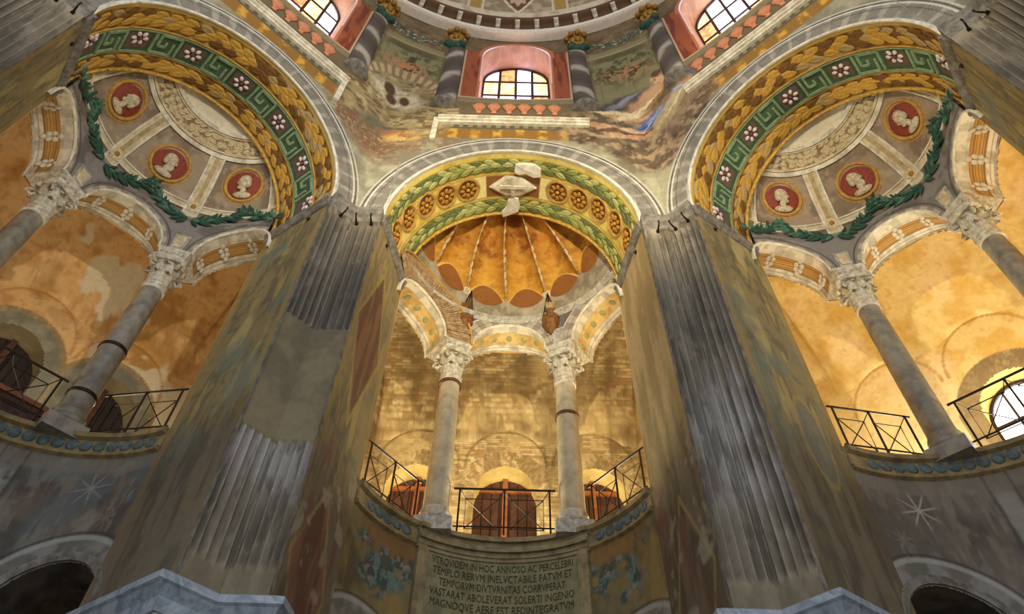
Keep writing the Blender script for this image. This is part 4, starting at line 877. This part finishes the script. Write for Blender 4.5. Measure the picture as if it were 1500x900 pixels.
# ================================================================== LOWER NICHE WALLS, PARAPETS, PLAQUE
def paint_niche(a, X, az, z):
    n1 = fbm(X, 1.2, a+2.); n2 = fbm(X, 4.5, a+4.); st_ = fbm(st(X[..., 0]*3, X[..., 1]*3, X[..., 2]*.8), 1.2, a+7.)
    if a == 0:
        c = mx(flat(z.shape, '7E6E48'), H('5E5238'), sm(.42, .6, n1)); c = mx(c, H('9A7C42'), sm(.5, .66, st_)*.7)
        c = mx(c, H('8A5E2C'), band(z, 7.9, 8.4, .15)*.6*band(np.abs(az), 34, 62, 3))
        for s in (-1, 1):   # painted garlands beside the plaque
            for dz, da, w_ in ((0, 0, .35), (-.25, 6, .28), (.1, -9, .25), (.35, 13, .2)):
                x = np.radians(az-s*(46+s*0+da))*RN; y = z-7.72-dz; g = (1-sm(.7, 1.1, np.sqrt((x/(w_*1.5))**2+(y/w_)**2)))*sm(.38, .5, n2)
                c = mx(c, H('3E4C44'), g*.85); c = mx(c, H('6C8078'), g*sm(.52, .6, fbm(X, 9, 3.))*.8); c = mx(c, H('A87A64'), g*sm(.6, .66, fbm(X, 11, 6.))*.8)
        c = mx(c, H('A89C7C'), (1-sm(.35, .5, z-6.7+.0*az))*band(z, 6.3, 7.05, .05)*.3)
    else:
        c = mx(flat(z.shape, '6C645A'), H('524A42'), sm(.4, .6, n1)); c = mx(c, H('807464'), sm(.52, .68, st_)*.7); c = mx(c, H('7E6052'), sm(.55, .68, n2)*.25); c = mx(c, H('5C6668') if a < 0 else H('665E50'), sm(.45, .62, fbm(X, 2.1, a+12.))*.6); c = mx(c, H('8C8678'), sm(.54, .66, fbm(st(X[..., 0]*4, X[..., 1]*4, X[..., 2]*1.2), 2.2, a+15.))*.4)
        c = mx(c, H('857C6C'), band(z, 8.05, 8.3, .04)*.5)
        c = mx(c, H('9A968C'), band(np.abs(az), 18, 24, .8)*(1-sm(7.9, 8.1, z))*.7*sm(.3, .5, n2)); c = mx(c, H('3E3A34'), (band(np.abs(az), 24.2, 25.2, .3)+band(np.abs(az), 16.8, 17.6, .3))*.5)
        s = -1 if a > 0 else 1
        for (x0, z0, r0, k0) in ((s*50.0, 7.8, .36, 1.0 if a > 0 else .45), (s*61, 7.3, .22, .25)):
            x = np.radians(az-x0)*RN; y = z-z0; rr = np.sqrt(x*x+y*y); an = np.arctan2(y, x)
            ray = np.zeros_like(z)
            for q in range(4): 
                dd = np.abs(x*math.sin(q*PI/4+.2)-y*math.cos(q*PI/4+.2)); ray = np.maximum(ray, 1-sm(.004, .02, dd))
            c = mx(c, H('B0ACA4'), ray*(1-sm(r0*.5, r0, rr))*k0*.8)
        c = mx(c, H('9A9284'), sm(.62, .74, fbm(X, 2.6, 9.))*.35)
    # painted archivolts of the ground-floor arches
    cs = np.array([-2*AZC, 0, 2*AZC]); d = az-cs[np.argmin(np.abs(az[..., None]-cs), -1)]; x = np.radians(d)*RN; y = np.maximum(z-5.85, 0)
    rr = np.sqrt((x/.86)**2+(y/.86)**2)
    c = mx(c, mx(flat(z.shape, '8E8A82'), H('6A665E'), sm(.4, .6, n2)), band(rr, 0, 1.42, .02)*.8); c = mx(c, H('A8A8A2'), band(rr, 1.34, 1.42, .015)*.7); c = mx(c, H('3A3630'), band(rr, 1.44, 1.48, .015)*.7)
    return c, rr
for a in (-45, 0, 45):
    T = Thing('wall_niche_'+NAMES[a], a, (0, CY+RN, 0), kind='structure')
    az = np.linspace(-70, 70, 360)[:, None]; z = np.linspace(4.4, 8.55, 240)[None, :]; X = niche(az, RN, z+0*az); C, rr = paint_niche(a, X, az+0*z, z+0*az)
    hole = ((rr < .99) & ((z+0*az) > 5.8)) | (((z+0*az) <= 5.86) & (np.abs(np.radians(az-np.array([-2*AZC, 0, 2*AZC])[np.argmin(np.abs(az[..., None]-np.array([-2*AZC, 0, 2*AZC])), -1)])*RN)+0*z < .85))
    T.grid('painted_plaster', X, C, mask=~hole)
    for c in (-2*AZC, 0, 2*AZC):
        q = np.linspace(0, PI, 50)[:, None]; k = np.linspace(0, 1, 10)[None, :]; hw = np.degrees(.86/RN)
        Xs = niche(c+hw*np.cos(q)+0*k, RN+.75*k, 5.85+.86*np.sin(q)+0*k); T.grid('arch_reveal', Xs, mx(flat((50, 10), '6A6254'), H('4A4238'), sm(.4, .6, fbm(Xs, 4))))
        T.part('archivolt', MB().sweep([[tuple(niche(np.array(c+hw*k_*cos(x)), RN-o, np.array(5.85+.86*k_*sin(x)))) for k_, o in ((1.0, -.02), (1.0, .035), (1.12, .05), (1.14, -.02))] for x in np.linspace(0, PI, 40)]), M_dkm)
    # parapet
    d = WHERE[a]
    Pp = Thing('gallery_parapet', a, (0, CY+RN, 8.3), {0: 'curved parapet ledge over the carved inscription in the central niche', -45: 'curved parapet ledge with a row of blue shells in the left niche', 45: 'curved parapet ledge with a row of blue shells in the right niche'}[a], 'parapet', 'gallery parapets')
    prf = [(3.2, 8.3), (RN-.0, 8.3), (RN-.06, 8.33), (RN-.06, 8.38), (RN-.02, 8.4), (RN-.02, 8.6), (RN-.09, 8.63), (RN-.1, 8.7), (RN-.06, 8.72), (3.2, 8.72)]
    Pp.part('ledge', MB().sweep([[(r*sin(R(x)), CY+r*cos(R(x)), z) for r, z in prf] for x in np.linspace(-69, 69, 60)]), mat('brown_plaster', '9A8456', .85, h2='766444'))
    rg = range(-13, 14)
    for k in rg:
        x = k*4.75+2.3
        if a == 0 and abs(x) < 36 or abs(x) > 66: continue
        V = [tuple(niche(np.array(x), RN-.035, np.array(8.5)))]+[tuple(niche(np.array(x+2.3*cos(w)), RN-.024, np.array(8.5+.1*sin(w)))) for w in np.linspace(0, 2*PI, 15)[:-1]]
        mb = MB().mesh(V, [(0, 1+i, 1+(i+1) % 14) for i in range(14)])
        mb.tube([tuple(niche(np.array(x+1.8*cos(w)), RN-.03, np.array(8.5+.075*sin(w)))) for w in np.linspace(PI, 2*PI, 8)], .014, 4)
        Pp.part('shell', mb, M_shell)
# inscription
Q = Thing('inscription_plaque', 0, (0, CY+RN, 7.0), 'curved grey-green stone plaque with a carved Latin inscription under the central gallery', 'plaque')
hwA = 31.2
def cyl_slab(mb, a0, a1, z0, z1, r0, r1, n=24):
    mb.sweep([[tuple(niche(np.array(x), r, np.array(z))) for r, z in ((r0, z0), (r1, z0), (r1, z1), (r0, z1))] for x in np.linspace(a0, a1, n)])
    return mb
M_pl = mat('plaque_stone', '8A8460', .85, h2='6E6A4C', scale=5)
M_plf = mat('plaque_frame_stone', '9C8A64', .85, h2='77684A', scale=5)
Q.part('tablet', cyl_slab(MB(), -hwA, hwA, 6.4, 8.3, RN+.02, RN-.05), M_pl)
for s in (-1, 1):
    Q.part('frame_bar', cyl_slab(MB(), s*hwA, s*(hwA+3.6), 6.4, 8.34, RN+.02, RN-.09, 5), M_plf); Q.part('frame_bar', cyl_slab(MB(), s*(hwA-1), s*(hwA), 6.4, 8.3, RN+.02, RN-.075, 4), M_plf)
for z0, z1, o in ((8.28, 8.34, .075), (8.34, 8.42, .1), (8.42, 8.5, .16), (8.5, 8.6, .1), (8.6, 8.68, .17)): Q.part('head_moulding', cyl_slab(MB(), -hwA-4.2, hwA+4.2, z0, z1, RN+.02, RN-o, 30), M_plf)
LINES = ['VTRQVIDEM IN HOC ANNOSO AC PERCELEBRI', 'TEMPLO RERVM INELVCTABILE FATVM ET', 'TEMPORVM DIVTVRNITAS CORRVPERAT', 'VASTARAT ABOLEVERAT SOLERTI INGENIO', 'MAGNOQVE AERE EST REDINTEGRATVM', 'SERAPHINVS BAROZZI BONONIENSIS', 'PORTICVM ET PICTVRAS INSTAVRAVIT']
dg = bpy.context.evaluated_depsgraph_get()
for i, tx in enumerate(LINES):
    cu = bpy.data.curves.new('inscription_line', 'FONT'); cu.body = tx; cu.size = .2; cu.align_x = 'CENTER'; cu.extrude = .006; cu.resolution_u = 2
    to = bpy.data.objects.new('inscription_line', cu); COL.objects.link(to); dg.update()
    me = bpy.data.meshes.new_from_object(to.evaluated_get(bpy.context.evaluated_depsgraph_get())); bpy.data.objects.remove(to)
    co = np.empty(len(me.vertices)*3, np.float32); me.vertices.foreach_get('co', co); co = co.reshape(-1, 3)
    wd = {0: 2.52, 1: 2.46, 2: 2.2, 3: 2.5, 4: 2.46, 5: 1.7, 6: 2.3}[i]; k = wd/max(co[:, 0].max()-co[:, 0].min(), .1)
    x = co[:, 0]*k/RN; z = 8.115-i*.168+co[:, 1]*(.86 if i < 5 else .7); P = np.stack([(RN-.05-co[:, 2])*np.sin(x), CY+(RN-.052-co[:, 2])*np.cos(x), z], -1)-Q.B
    me.vertices.foreach_set('co', P.astype(np.float32).ravel()); me.materials.clear(); me.materials.append(M_letter); me.update()
    Q.add('inscription_line', me)

# ================================================================== GALLERIES
DG = 14.5; ZV = 13.0
def vault_z(x, y):
    main = ZV+2.6*np.sqrt(np.clip(1-((np.maximum(y, 11.6)-11.6)/(DG-11.6))**2, 0, 1)); z = main
    for c in (-2.15, 0, 2.15):
        l = 12.35+np.sqrt(np.clip(1.03**2-(x-c)**2, 0, None))+.10*(DG-y)
        z = np.where(np.abs(x-c) < 1.03, np.maximum(z, l), z)
    for s in (-1, 1):   # cross vault rising towards the radial walls
        d = np.abs(x)-(y*math.tan(PI/8)); l = 12.6+3.0*np.sqrt(np.clip(1-((np.minimum(y, 14.4)-12.3)/2.3)**2, 0, 1)); z = np.where(np.abs(x) > 3.3, np.maximum(z, np.minimum(l, z+.9*(np.abs(x)-3.3))), z)
    return z
def brickC(X, u, z, seed):
    n1 = fbm(X, 1.1, seed); n2 = fbm(X, 6, seed+1); row = np.floor(z/.07); off = (row % 2)*.15; br = np.floor((u+off+.04*np.sin(row*3.1))/.30)
    hsh = np.sin(row*12.9+br*78.2)*43758.5; hsh = hsh-np.floor(hsh)
    c = mx(flat(z.shape, 'B8A070'), H('8E7448'), (hsh > .6)*.8); c = mx(c, H('A87048'), (hsh > .955)*.8); c = mx(c, H('CEBB8C'), (hsh < .22)*.6); sk = fbm(st(X[..., 0]*3, X[..., 1]*3, X[..., 2]*.7), 1.5, seed+3); c = mx(c, H('6E5630'), sm(.5, .64, sk)*.6); c = mx(c, H('8A7444'), sm(.5, .6, fbm(X, 13, seed+6))*.45)
    fz = z/.07-row; c = mx(c, H('7A6238'), (fz < .25)*.5); c = mx(c, H('BDA672'), sm(.52, .68, n1)*.6); c = mx(c, H('6E5028'), sm(.55, .7, n2)*.35)
    return c
def plaster(X, a):
    n1 = fbm(X, .7, a+1.); n2 = fbm(X, 2.6, a+5.); n3 = fbm(X, 9, a+2.)
    if a > 0: c = mx(flat(n1.shape, 'E4C984'), H('D6AF5E'), sm(.42, .62, n2)); c = mx(c, H('E8CF9E'), sm(.5, .66, n1)*.7); c = mx(c, H('C08C48'), sm(.58, .72, n3)*.4)
    else: c = mx(flat(n1.shape, 'CFA468'), H('B08244'), sm(.42, .6, n2)); c = mx(c, H('D6B684'), sm(.52, .68, n1)*.6); c = mx(c, H('8E6838'), sm(.56, .7, n3)*.4); c = mx(c, H('CFC3A2'), sm(.64, .655, fbm(X, .55, 21.))*.9)
    return c
GWS = {0: ((-2.15, .76), (0, .76), (2.15, .76)), -45: ((-2.15, .76), (0, .76), (2.15, .76)), 45: ((-0.1, .76), (2.1, .76))}; WZ0, WZS = 10.3, 11.62
for a in (-45, 0, 45):
    T = Thing('wall_gallery_'+NAMES[a], a, (0, DG, 0), kind='structure')
    xs = np.linspace(-6.1, 6.1, 420 if a == 0 else 320)[:, None]; zz = np.linspace(8.4, 16.4, 350 if a == 0 else 230)[None, :]; X = st(xs+0*zz, DG+0*xs+0*zz, zz+0*xs); x_, z_ = X[..., 0], X[..., 2]
    hole = np.zeros(x_.shape, bool); rmin = np.full(x_.shape, 9.); ang = np.zeros(x_.shape); inn = np.zeros(x_.shape)
    GW = GWS[a]; WZ0, WZS = (9.9, 11.2) if a > 0 else (10.3, 11.62)
    for c, hw in GW:
        r = np.sqrt((x_-c)**2+np.maximum(z_-WZS, 0)**2); hole |= (r < hw-.01) & (z_ > WZ0); k = r < rmin; rmin = np.where(k, r, rmin); ang = np.where(k, np.arctan2(np.maximum(z_-WZS, 0), x_-c), ang)
        inn = np.maximum(inn, 1-sm(1.0, 1.03, np.sqrt((x_-c)**2+np.maximum(z_-12.35, 0)**2)))
    if a == 0: C = brickC(X, x_, z_, 3.)
    else: C = plaster(X, a)
    vs = brickC(X, rmin*3, ang*1.1, 2.); 
    if a: vs = mx(vs, H('8C7654'), .55)
    C = mx(C, vs, band(rmin, .7, 1.17, .01)*((z_ > WZS-.02) | (a != 0))); 
    C = mx(C, H('5E4526') if a == 0 else H('A86E2C'), band(np.abs(np.sqrt((x_-x_.round(0)*0-np.array([-2.15, 0, 2.15])[np.argmin(np.abs(x_[..., None]-np.array([-2.15, 0, 2.15])), -1)])**2+np.maximum(z_-12.35, 0)**2)-1.0), 0, .03, .01)*.6*(z_ > 12.3))
    if a == -45: C = mx(C, mx(flat(z_.shape, '7E8478'), H('5E665E'), sm(.4, .6, fbm(X, 4, 2.))), (1-sm(1.0, 1.1, rmin))*.7+(1-sm(10.6, 11.0, z_+.5*fbm(X, 1.5)))*.5)
    T.grid('wall_surface', X, C, mask=~hole)
    # vault
    U = np.linspace(-1, 1, 460 if a == 0 else 240)[:, None]; Y = np.linspace(9.9, DG+.02, 230 if a == 0 else 140)[None, :]; x_ = U*Y*math.tan(PI/8); y_ = Y+0*U; z_ = vault_z(x_, y_); X = st(x_, y_, z_)
    Cv = brickC(X, x_, y_*1.2, 5.) if a == 0 else plaster(X, a)
    if a == 0:
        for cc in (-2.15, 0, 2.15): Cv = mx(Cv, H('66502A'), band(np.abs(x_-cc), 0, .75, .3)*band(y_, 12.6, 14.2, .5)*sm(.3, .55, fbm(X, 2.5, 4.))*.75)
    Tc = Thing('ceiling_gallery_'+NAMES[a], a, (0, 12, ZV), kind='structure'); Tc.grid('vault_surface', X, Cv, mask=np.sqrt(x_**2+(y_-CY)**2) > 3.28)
    # radial end walls
    for s in (-1, 1):
        Y = np.linspace(9.6, DG, 60)[:, None]; zz = np.linspace(8.4, 16.2, 90)[None, :]; X = st(s*Y*math.tan(PI/8)+0*zz, Y+0*zz, zz+0*Y); T.grid('end_wall', X, brickC(X, X[..., 1], X[..., 2], 8.) if a == 0 else plaster(X, a))
        # pier back between the arcade end and the end wall
        V = np.linspace(0, 1, 40)[:, None]; X = st(s*(2.4+(9.9*math.tan(PI/8)-2.4)*V)+0*zz, 9.835+.065*V+0*zz, zz+0*V); T.grid('pier_back', X, plaster(X, a if a else 45))
    # gallery floor slab
    fs = MB(); fs.sweep([[tuple(niche(np.array(x), 2.7, np.array(8.3))), tuple((min(max(17*sin(R(x)), -6.1), 6.1), CY+min(17*cos(R(x)), 5.6), 8.3)), tuple((min(max(17*sin(R(x)), -6.1), 6.1), CY+min(17*cos(R(x)), 5.6), 8.6)), tuple(niche(np.array(x), 2.7, np.array(8.6)))] for x in np.linspace(-69, 69, 31)])
    T.part('gallery_slab', fs, mat('gallery_paving', '8A7A62', .8))
    low = MB().box(-6.1, 6.1, DG, DG+.2, 0, 8.4); T.part('lower_wall', low, mat('ambulatory_plaster', '7A6A52', .9))
    # gallery windows
    for c, hw in GW:
        nm = 'window_%d' % wn; wn += 1
        rv = {0: 'E2C67A', 45: 'D8BE6A', -45: '8A7A58'}[a]
        if a == 45:
            Wd = arch_window(nm, a, DG+.55, hw, WZ0, WZS, 3, 3, DG, rv, (lambda r: 0), '', .05, arch_rows=1)
            for ch in list(Wd.o.children):
                v_ = Matrix.Translation((c, 0, 0)); ch.matrix_basis = v_ @ ch.matrix_basis
        else:
            Wd = Thing(nm, a, (c, DG+.5, WZ0), kind='structure')
            th = np.linspace(0, PI, 40); px = np.array([(hw, WZ0)]+[(hw*cos(q), WZS+hw*sin(q)) for q in th]+[(-hw, WZ0)])
            Xr = np.stack([st(c+px[:, 0], np.full(len(px), y), px[:, 1]) for y in np.linspace(DG, DG+.7, 6)], 1); Wd.grid('reveal', Xr, mx(flat(Xr.shape[:2], rv), H(rv)*.8, sm(.4, .6, fbm(Xr, 3))))
            Wd.part('sill', MB().box(c-hw-.05, c+hw+.05, DG-.02, DG+.75, WZ0-.06, WZ0+.0), M_och)
            Wd.part('back_board', MB().box(c-hw-.1, c+hw+.1, DG+.7, DG+.76, WZ0-.1, WZS+hw+.2), M_wood if a == 0 else mat('black_timber', '2A1A14', .7, h2='180E0A')); n = 7
            for k in range(n):
                x0 = c-hw+2*hw*k/n; x1 = x0+2*hw/n-.02; o = .012*(k % 2); top_ = WZS+hw+.1
                Wd.part('plank', MB().box(x0, x1, DG+.62-o, DG+.7-o, WZ0, top_), M_wood if a == 0 else mat('black_timber', '2A1A14', .7, h2='180E0A'))
            Wd.part('mullion', MB().box(c-.06, c+.06, DG+.52, DG+.62, WZ0, WZS+hw), M_wood2 if a == 0 else M_wood)
            if a == 0: Wd.part('crossbar', MB().box(c-hw, c+hw, DG+.54, DG+.61, WZS+.4, WZS+.5), M_wood2)
    # railings between the columns
    bays = [((-2.42, 9.98), (-COLX-.3, COLY-.12)), ((-COLX+.3, COLY+.02), (COLX-.3, COLY+.02)), ((COLX+.3, COLY-.12), (2.42, 9.98))]
    for k, ((x0, y0), (x1, y1)) in enumerate(bays):
        if (a, k) in ((-45, 0), (45, 2)): continue
        bn = ('left', 'middle', 'right')[k]
        G = Thing('iron_railing', a, ((x0+x1)/2, (y0+y1)/2, 8.72), 'thin dark iron railing with crossed bars in the %s bay of the %s gallery' % (bn, d if False else WHERE[a]), 'railing', 'gallery railings')
        L = math.hypot(x1-x0, y1-y0); ux, uy = (x1-x0)/L, (y1-y0)/L; vx, vy = uy, -ux
        if vx*(0-(x0+x1)/2)+vy*(CY-(y0+y1)/2) < 0: vx, vy = -vx, -vy
        p = lambda u, z, o=0.: (x0+ux*u*L+vx*o, y0+uy*u*L+vy*o, z)
        rt_, rb = 9.6, 8.86; m_ = M_iron
        G.part('top_rail', MB().tube([p(0, rt_), p(1, rt_)], .02, 6), m_); G.part('bottom_rail', MB().tube([p(.02, rb), p(.98, rb)], .014, 6), m_)
        for u in (.06, .5, .94): G.part('post', MB().tube([p(u, 8.72), p(u, rt_)], .02, 6), m_)
        for u0, u1 in ((.06, .5), (.5, .94)):
            i0, i1 = u0+.06, u1-.06; zi0, zi1 = rb+.02, rt_-.14
            G.part('inner_frame', MB().tube([p(i0, zi0, -.1), p(i1, zi0, -.1), p(i1, zi1, -.1), p(i0, zi1, -.1)], .011, 5, True), m_)
            G.part('diagonal_bar', MB().tube([p(i0, zi0, -.1), p(i1, zi1, -.1)], .010, 5), m_); G.part('diagonal_bar', MB().tube([p(i1, zi0, -.1), p(i0, zi1, -.1)], .010, 5), m_)
            G.part('stay', MB().tube([p(u0, rt_), p(i0, zi1, -.1)], .008, 5).tube([p(u1, rt_), p(i1, zi1, -.1)], .008, 5), m_)
tk = Thing('wooden_chest', -45, (.45, 12.0, 8.6), 'red-brown wooden chest behind the parapet at the far left', 'chest')
tk.part('body', MB().box(.05, .95, 11.7, 12.2, 8.6, 9.2), M_wood); tk.part('lid', MB().box(.02, .98, 11.67, 12.23, 9.2, 9.28), M_wood2)
